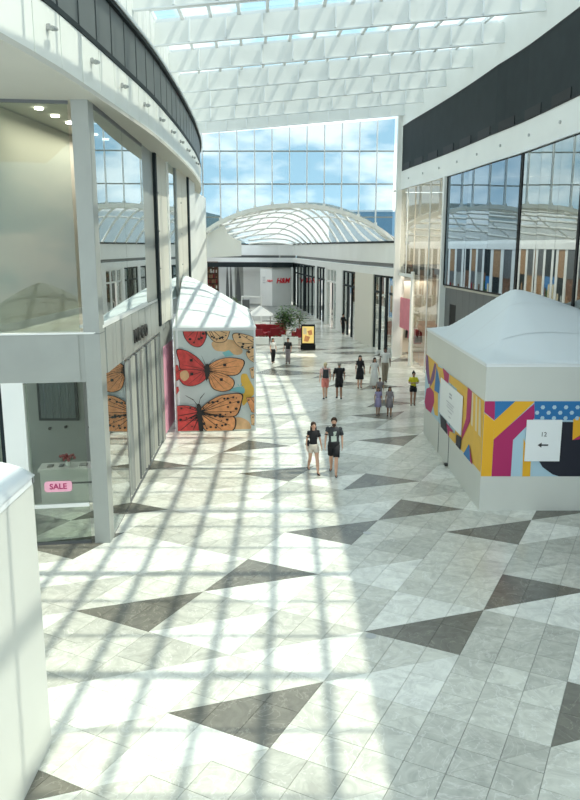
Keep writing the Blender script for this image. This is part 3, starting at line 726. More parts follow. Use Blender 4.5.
# ================================================================ ROOF
roof = empty('ceiling', kind='structure')
zb = lambda x: 14.28 + .085 * x         # underside of the baffles
zg = lambda x: zb(x) + .92              # glass
def xl(y): return Lx(max(y, 4)) - .75
def xr(y): return Rx(max(y, 3)) + .38
rows = [47.4 - 3.95 * k for k in range(0, 13)]
b0 = None
for ry in rows:
    a, c = xl(ry), xr(ry); n = round((c - a) / 1.3)
    for i in range(n):
        x0 = a + (c - a) * i / n + .03; x1 = a + (c - a) * (i + 1) / n - .03
        b = MB(); b.hexa([(x0, ry - .03, zb(x0)), (x1, ry - .03, zb(x1)), (x1, ry + .03, zb(x1)), (x0, ry + .03, zb(x0))], [(x0, ry + .12, zg(x0) - .17), (x1, ry + .12, zg(x1) - .17), (x1, ry + .18, zg(x1) - .17), (x0, ry + .18, zg(x0) - .17)])
        o = b.build('baffle_panel', 'baffle', roof)
        if i:
            b = MB(); xx = x0 - .03; b.hexa([(xx - .03, ry - .12, zb(xx) + .02), (xx + .03, ry - .12, zb(xx) + .02), (xx + .03, ry + .1, zb(xx) + .02), (xx - .03, ry + .1, zb(xx) + .02)], [(xx - .03, ry - .04, zg(xx) - .14), (xx + .03, ry - .04, zg(xx) - .14), (xx + .03, ry + .2, zg(xx) - .14), (xx - .03, ry + .2, zg(xx) - .14)]); b.build('baffle_fin', 'steel_white', roof)
    b = MB(); b.bar((a, ry, zb(a) - .02), (c, ry, zb(c) - .02), .16, .05); b.build('baffle_edge', 'steel_white', roof)
# longitudinal beams following the curve of the sides
def lerpx(y, k): return xl(y) + (xr(y) - xl(y)) * k
NB = 14
for i in range(NB + 1):
    k = i / NB; b = MB(); ys = [-4 + 54.3 * j / 24 for j in range(25)]
    for j in range(24):
        ya, yb = ys[j], ys[j + 1]; xa, xb = lerpx(ya, k), lerpx(yb, k)
        b.bar((xa, ya, zg(xa) + .04), (xb, yb, zg(xb) + .04), .12, .14)
    b.build('roof_beam', 'steel_white', roof)
y = 50.2; n = 0
while y > -4:
    a, c = xl(y), xr(y); b = MB(); b.bar((a, y, zg(a) + .02), (c, y, zg(c) + .02), .085, .12); b.build('glazing_bar', 'steel_white', roof)
    y2 = y - 1.37; a2, c2 = xl(y2), xr(y2); zz = .16
    b = MB(); b.hexa([(a2, y2, zg(a2) + zz), (c2, y2, zg(c2) + zz), (c, y, zg(c) + zz), (a, y, zg(a) + zz)], [(a2, y2, zg(a2) + zz + .02), (c2, y2, zg(c2) + zz + .02), (c, y, zg(c) + zz + .02), (a, y, zg(a) + zz + .02)]); b.build('roof_pane', 'glass_roof', roof)
    y = y2

# ================================================================ KIOSKS
def membrane(parent, x0, x1, y0, y1, zE, pk, h, mt='membrane', p=1.5, n=22):
    """tent roof: eaves at zE, peak at pk (x,y), saddle-like fall"""
    b = MB()
    def H(x, y):
        rx = (x - pk[0]) / ((x1 - pk[0]) if x > pk[0] else (pk[0] - x0)); ry = (y - pk[1]) / ((y1 - pk[1]) if y > pk[1] else (pk[1] - y0))
        r = max(abs(rx), abs(ry)); r2 = min(1, math.hypot(rx, ry)); q = .5 * r + .5 * r2
        q = math.sqrt(q * q + .01) - (.1 - .0) * (1 - q) if q < 1 else 1
        q = min(1, max(0, .06 + .94 * q if q < 1 else 1)); return zE + h * (1 - q) ** p
    X = [x0 + (pk[0] - x0) * i / n for i in range(n)] + [pk[0] + (x1 - pk[0]) * i / n for i in range(n + 1)]
    Y = [y0 + (pk[1] - y0) * i / n for i in range(n)] + [pk[1] + (y1 - pk[1]) * i / n for i in range(n + 1)]
    m = len(Y)
    for x in X:
        for y in Y: b.v.append((x, y, H(x, y)))
    for i in range(len(X) - 1):
        for j in range(m - 1): a = i * m + j; b.f.append((a, a + m, a + m + 1, a + 1)); b.m.append(0)
    for q in (.2, .4, .6, .8):
        sb = MB(); yy = y0 + (y1 - y0) * q; prev = None
        for i in range(25):
            xx = x0 + .03 + (x1 - x0 - .06) * i / 24; zz = H(xx, yy) + .012
            if prev: sb.quad([(prev[0], yy - .02, prev[1]), (xx, yy - .02, zz), (xx, yy + .02, zz), (prev[0], yy + .02, prev[1])])
            prev = (xx, zz)
        sb.build('roof_seam', 'steel_white', parent)
    o = b.build('roof_membrane', mt, parent, True)
    md = o.modifiers.new('thick', 'SOLIDIFY'); md.thickness = .02
    return H
def kiosk(name, label, cx, cy, x0, x1, y0, y1, zE, pk, h, p=1.5):
    t = empty(name, (cx, cy, 0), 0, label, 'kiosk')
    b = MB(); T_ = .12
    X0_, X1_, Y0_, Y1_ = x0 - cx, x1 - cx, y0 - cy, y1 - cy
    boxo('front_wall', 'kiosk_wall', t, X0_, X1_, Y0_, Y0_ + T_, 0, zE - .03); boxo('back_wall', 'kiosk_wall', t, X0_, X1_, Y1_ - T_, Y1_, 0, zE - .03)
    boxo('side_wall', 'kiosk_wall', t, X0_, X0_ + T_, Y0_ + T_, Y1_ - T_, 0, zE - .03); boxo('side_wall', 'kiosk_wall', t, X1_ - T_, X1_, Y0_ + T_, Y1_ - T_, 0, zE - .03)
    b = MB(); e = .015
    for q in ((X0_ - e, X1_ + e, Y0_ - e, Y0_ + .06), (X0_ - e, X1_ + e, Y1_ - .06, Y1_ + e), (X0_ - e, X0_ + .06, Y0_, Y1_), (X1_ - .06, X1_ + e, Y0_, Y1_)): b.box(*q, zE - .1, zE)
    b.build('eave_rail', 'steel_white', t)
    Hf = membrane(t, X0_ - .03, X1_ + .03, Y0_ - .03, Y1_ + .03, zE, (pk[0] - cx, pk[1] - cy), h, p=p)
    return t, Hf
# ---- near kiosk at the left edge of the picture
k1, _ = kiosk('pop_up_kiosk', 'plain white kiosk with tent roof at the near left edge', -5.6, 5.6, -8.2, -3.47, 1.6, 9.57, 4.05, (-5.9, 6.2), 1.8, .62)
for yy in (3.2, 6.1): boxo('wall_joint', 'grey_panel', k1, 2.128, 2.134, yy - 5.6, yy - 5.585, .02, 3.95)
# ---- butterfly kiosk
k2, _ = kiosk('pop_up_kiosk', 'white tented kiosk printed with red and orange butterflies', -3.2, 32.5, -4.42, -1.31, 28.0, 37.0, 4.05, (-4.25, 33.0), 1.85, .8)
YK = 28.0
K2ROT = R(5); pv = Vector((-4.36, 28.0, 0)); k2.location = pv + Matrix.Rotation(K2ROT, 3, 'Z') @ (Vector((-3.2, 32.5, 0)) - pv); k2.rotation_euler.z = K2ROT
def print_poly(parent, pts, m, off, conv, name='print'):
    b = MB(); P3 = [conv(p, off) for p in pts]; b.quad(P3); return b.build(name, m, parent)
pan = empty('print_panel', (0, 0, 0)); pan.parent = k2; pan.location = (0, 0, 0)
class Flat:
    """flat print built in a plane; several layers 1.5 mm apart, one mesh"""
    def __init__(s, fn, clipbox=None): s.b = MB(); s.mats = []; s.fn = fn; s.l = 0; s.cb = clipbox
    def poly(s, pts, m, lift=None):
        if s.cb:
            x0, x1, z0, z1 = s.cb
            # fan non-convex polygons as given; clip each against the panel edges
            pts = clip(clip(clip(clip(pts, 1, 0, x1), -1, 0, -x0), 0, 1, z1), 0, -1, -z0)
            if len(pts) < 3: return
        if m not in s.mats: s.mats.append(m)
        if lift is None: s.l += 1; lift = s.l
        s.b.quad([s.fn(p, .0012 * lift) for p in pts], s.mats.index(m))
    def build(s, name, parent): return s.b.build(name, s.mats, parent)
pan_o = boxo('print_board', 'print_ground', k2, -4.36 + 3.2, -1.38 + 3.2, YK - 32.5 - .03, YK - 32.5, .06, 3.93)
bpy.data.objects.remove(pan)
def k2fn(p, off): return (p[0] + 3.2, YK - 32.5 - .032 - off, p[1])
def pxk2(u, v): q = on_y(u, v, YK); return (q.x, q.z)
CB = (-4.35, -1.39, .07, 3.92)
bfr = Flat(k2fn, CB)
def px(crop, *pts):
    """photo pixels from zoomed crops (x0,y0,scale) to the print plane"""
    x0, y0, s = crop; return [pxk2(x0 + a / s, y0 + c / s) for a, c in pts]
def grow(P, k):
    cx_ = sum(p[0] for p in P) / len(P); cz_ = sum(p[1] for p in P) / len(P)
    return [(cx_ + (p[0] - cx_) * k, cz_ + (p[1] - cz_) * k) for p in P]
def rounder(P):
    n = len(P); out = []
    if n < 5: return P
    for i in range(n):
        p0, p1, p2, p3 = P[i - 1], P[i], P[(i + 1) % n], P[(i + 2) % n]
        for k_ in range(4):
            t = k_ / 4; out.append(tuple(.5 * (2 * p1[d] + (p2[d] - p0[d]) * t + (2 * p0[d] - 5 * p1[d] + 4 * p2[d] - p3[d]) * t * t + (3 * p1[d] - p0[d] - 3 * p2[d] + p3[d]) * t ** 3) for d in (0, 1)))
    return out
def blob(P, m, rim_='print_black', k=1.07):
    P = rounder(P)
    if rim_: bfr.poly(grow(P, k), rim_)
    bfr.poly(P, m)
def line(a, c, w_, m='print_black'):
    d = Vector((c[0] - a[0], c[1] - a[1])).normalized(); nn = Vector((-d.y, d.x)) * w_ / 2
    bfr.poly([(a[0] + nn.x, a[1] + nn.y), (a[0] - nn.x, a[1] - nn.y), (c[0] - nn.x * .4, c[1] - nn.y * .4), (c[0] + nn.x * .4, c[1] + nn.y * .4)], m)
A1 = (165, 310, 5.8)      # crop of the whole panel
# pale flowers behind
blob(px(A1, (270, 190), (330, 175), (400, 180), (450, 240), (420, 265), (350, 245), (290, 235)), 'print_peach', None)
blob(px(A1, (330, 250), (370, 235), (400, 265), (350, 275)), 'print_teal', None)
blob(px(A1, (440, 385), (470, 375), (485, 400), (520, 480), (490, 520), (450, 560), (445, 470)), 'print_yellow', None)
blob(px(A1, (390, 640), (430, 628), (480, 650), (500, 690), (470, 700), (400, 700)), 'print_peach', None)
blob(px(A1, (370, 470), (420, 450), (460, 460), (455, 490), (420, 480)), 'print_teal', None)
for i in range(6):
    a = i * 1.05; c0 = px(A1, (435, 452))[0]; bfr.poly([c0, (c0[0] + .16 * math.cos(a), c0[1] + .16 * math.sin(a)), (c0[0] + .13 * math.cos(a + .35), c0[1] + .13 * math.sin(a + .35))], 'print_teal')
def wing(pts, m, root, nveins=5, w_=.028, spots=0):
    P = px(A1, *pts); r = px(A1, root)[0]; blob(P, m)
    k = len(P)
    for i in range(nveins):
        f_ = (i + .7) / nveins * (k - 1); a = int(f_); q = f_ - a; e = P[a % k]; g = P[(a + 1) % k]; e = (e[0] + (g[0] - e[0]) * q, e[1] + (g[1] - e[1]) * q)
        line(r, (r[0] + (e[0] - r[0]) * .93, r[1] + (e[1] - r[1]) * .93), w_)
    rr = random.Random(int(root[0] + root[1]))
    for i in range(spots):
        f_ = i / spots * (k - 1); a = int(f_); q = f_ - a; e = P[a]; g = P[(a + 1) % k]; e = (e[0] + (g[0] - e[0]) * q, e[1] + (g[1] - e[1]) * q)
        t_ = rr.uniform(.62, .95); c0 = (r[0] + (e[0] - r[0]) * t_, r[1] + (e[1] - r[1]) * t_); s_ = rr.uniform(.03, .07)
        bfr.poly([(c0[0] + s_ * math.cos(q_ * 1.256), c0[1] + s_ * .8 * math.sin(q_ * 1.256)) for q_ in range(5)], 'print_black')
# top-left butterfly (upper wings cut by the edge)
wing([(120, 100), (232, 100), (232, 170), (200, 212), (150, 200), (112, 150)], 'print_red', (200, 95), 5, .03, 8)
wing([(240, 100), (370, 100), (372, 130), (350, 180), (300, 188), (262, 160)], 'print_peach', (245, 92), 6, .035, 12)
blob(px(A1, (225, 100), (245, 100), (240, 165), (230, 130)), 'print_black', None)
blob(px(A1, (65, 104), (100, 104), (100, 122), (80, 124)), 'print_black', None)
# middle butterfly
wing([(72, 232), (130, 240), (190, 280), (232, 335), (225, 360), (100, 345), (85, 300)], 'print_red', (235, 345), 6, .02)
wing([(95, 345), (225, 355), (232, 400), (175, 435), (115, 432), (80, 385)], 'print_red', (236, 350), 5, .02)
blob(px(A1, (90, 360), (125, 350), (140, 385), (115, 410), (92, 395)), 'print_peach', None)
wing([(250, 330), (300, 295), (370, 280), (450, 295), (445, 340), (400, 380), (260, 360)], 'print_orange', (245, 345), 6, .02)
wing([(252, 360), (330, 370), (395, 410), (385, 455), (335, 472), (280, 455), (255, 400)], 'print_orange', (247, 355), 6, .02)
blob(px(A1, (232, 320), (255, 318), (258, 370), (240, 410), (232, 375)), 'print_black', None)
for q in ((345, 320), (325, 405), (155, 370), (152, 290)):
    blob(px(A1, (q[0] - 9, q[1] - 7), (q[0] + 9, q[1] - 9), (q[0] + 9, q[1] + 8), (q[0] - 8, q[1] + 7)), 'print_black', None)
line(*px(A1, (235, 320), (212, 265)), .02); line(*px(A1, (250, 320), (290, 280)), .02)
# bottom butterfly
wing([(60, 560), (120, 552), (185, 570), (205, 600), (190, 640), (80, 640), (60, 600)], 'print_red', (205, 590), 6, .035, 6)
wing([(60, 640), (190, 640), (215, 700), (60, 700)], 'print_red', (205, 600), 6, .05, 6)
wing([(205, 575), (290, 510), (370, 490), (440, 492), (438, 540), (410, 610), (330, 620), (210, 600)], 'print_orange', (205, 590), 7, .03, 22)
wing([(210, 600), (330, 620), (400, 625), (385, 700), (250, 700), (215, 650)], 'print_orange', (205, 595), 7, .035, 20)
blob(px(A1, (185, 545), (205, 545), (215, 600), (222, 700), (200, 700), (188, 600)), 'print_black', None)
line(*px(A1, (190, 550), (165, 515)), .03); line(*px(A1, (168, 518), (120, 490)), .035); line(*px(A1, (195, 550), (205, 505)), .03); line(*px(A1, (205, 508), (230, 478)), .035)
# right-hand butterflies
wing([(395, 140), (440, 138), (520, 165), (530, 215), (480, 228), (430, 210), (400, 175)], 'print_peach', (530, 200), 5, .03, 10)
wing([(475, 240), (530, 222), (530, 300), (500, 295), (475, 268)], 'print_peach', (530, 260), 4, .03, 4)
blob(px(A1, (468, 103), (508, 103), (505, 118), (480, 116)), 'print_black', None)
wing([(490, 340), (530, 325), (530, 395), (500, 395)], 'print_peach', (530, 360), 4, .03, 3)
wing([(470, 510), (530, 505), (530, 600), (500, 590)], 'print_orange', (530, 560), 5, .03, 3)
wing([(495, 610), (530, 600), (530, 670), (500, 665)], 'print_peach', (530, 640), 4, .03, 3)
wing([(62, 325), (78, 320), (86, 380), (75, 400), (62, 392)], 'print_red', (62, 360), 2, .02)
blob(px(A1, (62, 440), (80, 438), (84, 460), (66, 486)), 'print_red')
bfr.build('butterfly_print', k2)
for x in (-4.30, -1.36):
    boxo('corner_trim', 'steel_white', k2, x + 3.2 - .02, x + 3.2 + .05 if x < -2 else x + 3.2 + .05, YK - 32.5 - .05, YK - 32.5, 0, 4.0)
# ---- colourful kiosk on the right
k3, _ = kiosk('pop_up_kiosk', 'white tented kiosk with multicoloured geometric print on the right', 8.2, 23.5, 5.16, 12.4, 19.24, 27.85, 4.07, (7.15, 23.8), 1.78, 1.12)
fx, fy = -3.04, -4.26
def fr(p, off): return (p[0] - 8.2, fy - .004 - off, p[1])
front = Flat(fr, (5.16, 11.7, .98, 3.06))
c1 = (475, 395, 5.524)
def pf(*pts): return [(lambda q: (q.x, q.z))(on_y(c1[0] + a / c1[2], c1[1] + c / c1[2], 19.2)) for a, c in pts]
front.poly(pf((20, 30), (900, 30), (900, 462), (20, 462)), 'print_sky')
front.poly(pf((20, 95), (110, 140), (225, 36), (330, 36), (105, 245), (92, 462), (20, 462)), 'print_amber') if False else None
front.poly(pf((40, 90), (110, 145), (105, 245), (92, 462), (25, 462)), 'print_amber')
front.poly(pf((105, 250), (110, 140), (222, 36), (335, 36)), 'print_amber')
front.poly(pf((50, 36), (112, 36), (110, 143), (48, 92)), 'print_magenta')
front.poly(pf((112, 36), (225, 36), (110, 141)), 'print_blue')
front.poly(pf((105, 247), (330, 48), (330, 130), (212, 250)), 'print_magenta')
front.poly(pf((105, 246), (212, 248), (198, 462), (92, 462)), 'print_magenta')
front.poly(pf((330, 36), (900, 36), (900, 150), (330, 135)), 'print_blue')
for r_, (yy, x0_) in enumerate(((68, 375), (98, 343), (128, 372), (68, 630), (98, 595), (128, 625))):
    for i in range(4 if r_ < 3 else 5):
        q = pf((x0_ + 64 * i, yy))[0]; front.poly([(q[0] + .06 * math.cos(k_ * 1.047), q[1] + .06 * math.sin(k_ * 1.047)) for k_ in range(6)], 'print_sky', 30)
nav = [(470, 150), (900, 150), (900, 462), (500, 462)] + [(500 - 160 * math.sin(R(a)), 462 - 100 * (1 - math.cos(R(a)))) for a in (15, 30, 45, 60, 75)]
front.poly(pf((340, 150), (900, 150), (900, 462), (500, 462), (430, 440), (375, 400), (345, 350)), 'print_navy')
front.poly(pf((545, 135), (600, 115), (640, 190), (540, 250)), 'print_amber'); front.poly(pf((540, 250), (640, 195), (650, 240)), 'print_magenta')
front.poly(pf((270, 240), (262, 462), (305, 462), (310, 365)), 'print_amber')
front.build('geometric_print', k3)
sg = empty('arrow_notice', (6.76, 19.26, 2.0), 0, 'white notice board with a black left arrow on the kiosk front', 'notice')
boxo('board', 'board_print', sg, -.47, .47, -.09, -.07, -.58, .56)
text_mesh('lettering', '12', .17, 'ink', sg, Matrix.Translation((0, -.093, .16)) @ Matrix.Rotation(R(90), 4, 'X'), .002)
b = MB(); yy = -.095
b.quad([(-.15, yy, -.13), (-.04, yy, -.06), (-.04, yy, -.20)]); b.quad([(-.06, yy, -.11), (.14, yy, -.11), (.14, yy, -.15), (-.06, yy, -.15)]); b.build('arrow', 'ink', sg)
# side print
def fs_(p, off): return (5.16 - 8.2 - .004 - off, p[0] - 23.5, p[1])
side = Flat(fs_, (19.26, 27.84, 1.05, 3.2))
c2 = (420, 340, 6.154)
def ps(*pts): return [(lambda q: (q.y, q.z))(on_x(c2[0] + a / c2[2], c2[1] + c / c2[2], 5.15)) for a, c in pts]
BG = [(19.26, 1.05), (27.84, 1.05), (27.84, 3.1), (19.26, 3.1)]
side.poly([(19.26, 2.72 - .0), (19.26, 1.07), (22.5, 1.07), (22.5, 3.05), (19.26, 3.05)], 'print_yellow')
side.poly([(22.5, 1.1), (27.84, 1.1), (27.84, 3.05), (22.5, 3.05)], 'print_sky')
side.poly(ps((32, 80), (110, 150), (110, 470), (90, 460), (60, 300)), 'print_yellow')
side.poly(ps((30, 80), (50, 100), (62, 270), (50, 270), (30, 150)), 'print_violet')
side.poly(ps((90, 140), (100, 150), (88, 240), (64, 290), (60, 260)), 'print_violet')
side.poly(ps((62, 290), (85, 320), (88, 380), (68, 450), (35, 420), (28, 380), (40, 300)), 'print_magenta')
side.poly(ps((102, 160), (122, 260), (118, 330), (88, 310)), 'print_blue')
side.poly(ps((108, 160), (145, 180), (170, 270), (125, 270)), 'print_yellow')
side.poly(ps((140, 170), (180, 210), (175, 280), (155, 275)), 'print_magenta')
side.poly(ps((182, 210), (265, 270), (262, 330), (180, 260)), 'print_yellow')
side.poly(ps((295, 290), (322, 318), (310, 500), (255, 620), (262, 560), (285, 480)), 'print_magenta')
side.poly(ps((322, 320), (375, 370), (375, 600), (315, 520)), 'print_sand')
side.poly(ps((330, 330), (345, 345), (340, 560), (325, 545)), 'print_yellow'); side.poly(ps((355, 350), (366, 360), (360, 590), (350, 575)), 'print_yellow')
side.poly(ps((125, 455), (165, 500), (170, 590), (130, 550)), 'print_navy')
side.poly(ps((165, 510), (205, 560), (195, 600), (175, 590)), 'print_magenta')
side.poly(ps((185, 560), (225, 580), (215, 660), (180, 600)), 'print_yellow')
side.poly(ps((228, 580), (258, 600), (250, 690), (222, 650)), 'print_navy')
side.poly(ps((305, 640), (328, 785), (270, 700)), 'print_blue'); side.poly(ps((308, 650), (330, 790), (312, 750)), 'print_magenta')
side.build('geometric_print', k3)
nb = empty('notice_board', (5.16, 23.1, 0), 0, 'white printed notice board on the side of the colourful kiosk', 'notice')
P = ps((122, 262), (268, 365), (250, 590), (120, 450)); 
b = MB(); b.box(-.06, -.03, -1.55, 1.65, 1.52, 2.72); b.build('board', 'board_print', nb)
text_mesh('heading', 'NOTICE', .2, 'ink_pale', nb, Matrix.Translation((-.063, .3, 2.38)) @ Matrix.Rotation(R(-90), 4, 'Z') @ Matrix.Rotation(R(90), 4, 'X'), .002) if False else None
for i, (z, l) in enumerate(((2.46, .35), (2.36, .35), (2.16, 1.1), (2.08, .8), (2.0, 1.0), (1.88, .6), (1.72, .3))):
    boxo('print_line', 'ink_pale', nb, -.066, -.06, -l / 2, l / 2, z - (.028 if i < 2 else .012), z + (.028 if i < 2 else .012))
for a, c in ((24.95, 24.96), (23.3, 23.31)): boxo('door_joint', 'grey_dark', k3, 5.145 - 8.2, 5.165 - 8.2, a - 23.5, a - 23.5 + .025, .03, 2.9 if a < 24 else 2.9)
boxo('door_stop', 'ink', k3, -3.14, -3.04, 23.3 - 23.5, 23.5 - 23.5, .04, .1)

# ================================================================ CORRIDOR SHOPS
def seg(s0, s1):  # points on the corridor wall
    return s0, s1
def cwall(name, m, parent, y0, y1, z0, z1, off=0, t=.1):
    f = lambda y: interp(CT[:8], y) ; a = (f(y0) + off, y0); c = (f(y1) + off, y1); b = MB(); b.wall(c, a, z0, z1, t); return b.build(name, m, parent)
cor = empty('wall_corridor', kind='structure'); cor.name = 'wall_right'
for y0, y1, m in ((48.2, 48.7, 'white'), (52.9, 57.4, 'cream'), (61.9, 64.4, 'white'), (69.2, 69.8, 'white'), (74.5, 75.4, 'white'), (83, 83.6, 'charcoal'), (91.2, 92, 'charcoal')):
    cwall('pier', m, cor, y0, y1, 0, 5.16, 0, .5)
for y0, y1, m in ((48.7, 52.9, 'charcoal'), (57.4, 61.9, 'charcoal'), (64.4, 69.2, 'white'), (69.8, 74.5, 'charcoal'), (75.4, 83, 'charcoal'), (83.6, 91.2, 'charcoal')):
    n = 3; dn = empty('door_%d' % int(y0), kind='structure'); dn.name = 'door_%d' % (1 + [48.7, 57.4, 64.4, 69.8, 75.4, 83.6].index(y0))
    for k in range(n + 1):
        yy = y0 + (y1 - y0) * k / n; w_ = .14; cwall('frame_post', m, dn, max(y0, yy - w_), min(y1, yy + w_), 0, 5.15, .08, .14)
    cwall('head', m, dn, y0, y1, 5.0, 5.16, .08, .14); cwall('transom', m, dn, y0, y1, 3.9, 4.05, .08, .14)
    for k in range(n):
        if k == 1 and y0 in (57.4, 64.4, 69.8):
            ya, yb = y0 + (y1 - y0) * k / n, y0 + (y1 - y0) * (k + 1) / n; cwall('pane', 'glass_shop', dn, ya + .14, yb - .14, 4.05, 5.0, .14, .02); continue
        ya, yb = y0 + (y1 - y0) * k / n, y0 + (y1 - y0) * (k + 1) / n; cwall('pane', 'glass_shop', dn, ya + .14, yb - .14, .02, 5.0, .14, .02)
# interiors behind
cols = ['cream', 'cream', 'pink_light', 'wood', 'grey_dark', 'red']
for (y0, y1, m) in ((48.7, 52.9, 'grey_panel'), (57.4, 61.9, 'cream'), (64.4, 69.2, 'pink'), (69.8, 74.5, 'grey_panel'), (75.4, 83, 'grey_dark'), (83.6, 91.2, 'charcoal')):
    cwall('shop_back_wall', m, cor, y0, y1, 0, 5.1, 3.5, .1)
    xm = interp(CT[:8], (y0 + y1) / 2)
    b = MB(); b.box(xm + .5, xm + 4, y0 + .1, y1 - .1, 4.9, 5.0); b.build('shop_ceiling', 'white', cor)
    ld = bpy.data.lights.new('shop_lamp', 'AREA'); ld.energy = 50; ld.size = 2.2; ld.color = (1, .9, .78); lo = bpy.data.objects.new('shop_lamp', ld); C.objects.link(lo); lo.location = (xm + 2, (y0 + y1) / 2, 4.8)
rack(6.3, 66.5, R(98), 7, ['red', 'red', 'pink'], 'rack of red dresses in the far pink shop', 1.8, 2.0)
rack(6.9, 59.3, R(98), 7, ['cream', 'wood', 'pink_light'], 'rack of beige clothes in the cream corridor shop', 1.8, 1.7)
rack(5.0, 72.5, R(98), 7, ['black', 'white', 'grey_dark'], 'rack of black clothes in the farther corridor shop', 1.8, 2.0)
rack(7.9, 50.8, R(98), 7, ['black', 'cream', 'grey_dark'], 'rack of dark clothes in the shop beside the corner column', 1.8, 1.8)
# white hoarding box with red letters
t = empty('shop_hoarding', (-1.6, 90.3, 0), 0, 'white hoarding box with red logo letters at corridor end', 'hoarding')
b = MB(); b.prism([(-2.0, .8), (-.55, -.35), (1.75, .9), (1.75, 3), (-2, 3)], 0, 4.6); b.build('panels', 'white', t)
b = MB(); b.prism([(-9.4, 1.6), (-2.2, .9), (-.55, -.75), (1.95, .5), (1.95, 3), (-9.4, 3)], 4.6, 5.15); b.build('canopy', 'charcoal', t)
dd = Vector((2.3, 1.25)).normalized(); ang = math.atan2(dd.y, dd.x)
text_mesh('logo_letters', 'H&M', .85, 'red_sign', t, Matrix.Translation((.75, .30, 3.0)) @ Matrix.Rotation(ang, 4, 'Z') @ Matrix.Rotation(R(90), 4, 'X'), .02, .25, .02)
a2 = math.atan2(-1.15, 1.45)
text_mesh('logo_letters', 'H&M', .4, 'red_sign', t, Matrix.Translation((-.85, -.17, 3.0)) @ Matrix.Rotation(a2, 4, 'Z') @ Matrix.Rotation(R(90), 4, 'X'), .02, .25)
for i in range(4): boxo('text_line', 'ink_pale', t, -1.72 + i * .002, -1.3, .30 - .0, .34, 3.4 - i * .22, 3.46 - i * .22)
# white panels with trees, brown wall
t = empty('picture_wall', (-7.5, 94.2, 0), 0, 'white panel wall with tall dark tree pictures at corridor end', 'wall panel')
boxo('panel', 'board_print', t, -1.4, .55, -.1, .1, 0, 5.0); boxo('panel', 'grey_panel', t, .6, 1.6, -.1, .1, 0, 5.0); boxo('panel', 'white', t, 1.65, 3.9, -.1, .1, 0, 5.0); boxo('panel', 'grey_panel', t, 3.4, 5.6, .2, .4, 0, 5.0)
for x, w_ in ((-.35, .22), (.1, .16), (1.0, .35)):
    b = MB(); b.quad([(x - w_, -.115, .3), (x + w_, -.115, .3), (x + w_ * .8, -.115, 2.2), (x + .04, -.115, 4.6), (x - .04, -.115, 4.6), (x - w_ * .8, -.115, 2.2)]); b.build('tree_picture', 'grey_dark', t)
t = empty('display_wall', (-10.6, 94.8, 0), 0, 'brown mottled display wall left of the white picture panels', 'display wall')
boxo('back_board', 'brown', t, -2.4, 1.55, 0, .2, 0, 5.2)
rr = random.Random(5)
for r_ in range(7):
    boxo('shelf', 'charcoal', t, -2.4, 1.5, -.3, 0, .5 + r_ * .65, .56 + r_ * .65)
    b = MB()
    for i in range(22):
        x = -2.3 + i * .17; h = rr.uniform(.2, .5); mi = rr.randrange(4); b.box(x, x + rr.uniform(.07, .14), -.25, -.05, .56 + r_ * .65, .56 + r_ * .65 + h, mi)
    o = b.build('goods', ['brown', 'red', 'cream', 'wood'], t); o['kind'] = 'stuff'
struct(boxo('wall_back', 'grey_panel', None, -14, .6, 97.6, 97.8, 0, 7.3))

# ================================================================ SEATING AREA, PLANTS, TOTEM
def planter(x, y, w_, label):
    t = empty('planter_box', (x, y, 0), 0, label, 'planter', 'low white planters around the seating')
    b = MB(); b.box(-w_ / 2, w_ / 2, -.3, .3, .04, .55); b.build('box', 'white', t); boxo('plinth', 'grey_dark', t, -w_ / 2 + .04, w_ / 2 - .04, -.26, .26, 0, .04)
    b = MB(); rr = random.Random(int(x * 100))
    for i in range(30):
        a = rr.uniform(0, 6.28); cx_ = rr.uniform(-w_ / 2 + .1, w_ / 2 - .1); cy_ = rr.uniform(-.2, .2); h = rr.uniform(.05, .18)
        b.quad([(cx_, cy_, .55), (cx_ + .06 * math.cos(a), cy_ + .06 * math.sin(a), .58 + h * .6), (cx_ + .12 * math.cos(a), cy_ + .12 * math.sin(a), .56 + h), (cx_ + .04 * math.cos(a + 1), cy_ + .04 * math.sin(a + 1), .57 + h * .5)])
    o = b.build('leaves', 'leaf', t); o['kind'] = 'stuff'
for i, (x, w_, lb) in enumerate([(-2.05, 1.0, 'low white planter nearest the butterfly kiosk'), (-.95, .9, 'low white planter between the two waiting people'), (.15, .9, 'low white planter beside the screen totem')]): planter(x, 54.2, w_, lb)
def armchair(x, y, rz, label):
    t = empty('armchair', (x, y, 0), rz, label, 'armchair', 'red armchairs in the seating area')
    b = MB(); b.box(-.42, .42, -.35, .35, .16, .44); b.build('seat', 'red', t)
    b = MB(); b.hexa([(-.45, .27, .2), (.45, .27, .2), (.45, .45, .2), (-.45, .45, .2)], [(-.42, .38, .92), (.42, .38, .92), (.42, .52, .92), (-.42, .52, .92)]); b.build('backrest', 'red', t)
    for s in (-1, 1):
        b = MB(); b.box(*sorted((s * .42, s * .55)), -.35, .42, .16, .62); b.build('armrest', 'red', t)
        for q in (-.3, .36): b = MB(); b.tube([(s * .45, q, 0), (s * .42, q, .17)], .025, 6); b.build('leg', 'black', t)
for x, y, rz, lb in ((-2.3, 56.6, 160, 'red armchair nearest the butterfly kiosk'), (-1.15, 57.2, 190, 'red armchair in the middle, facing the viewer'), (-2.2, 59.6, 20, 'red armchair behind, turned to the viewer'), (.75, 57.4, 200, 'red armchair right of the green tree'), (-.9, 60.6, -10, 'red armchair farthest back in the seating area')):
    armchair(x, y, R(rz), lb)
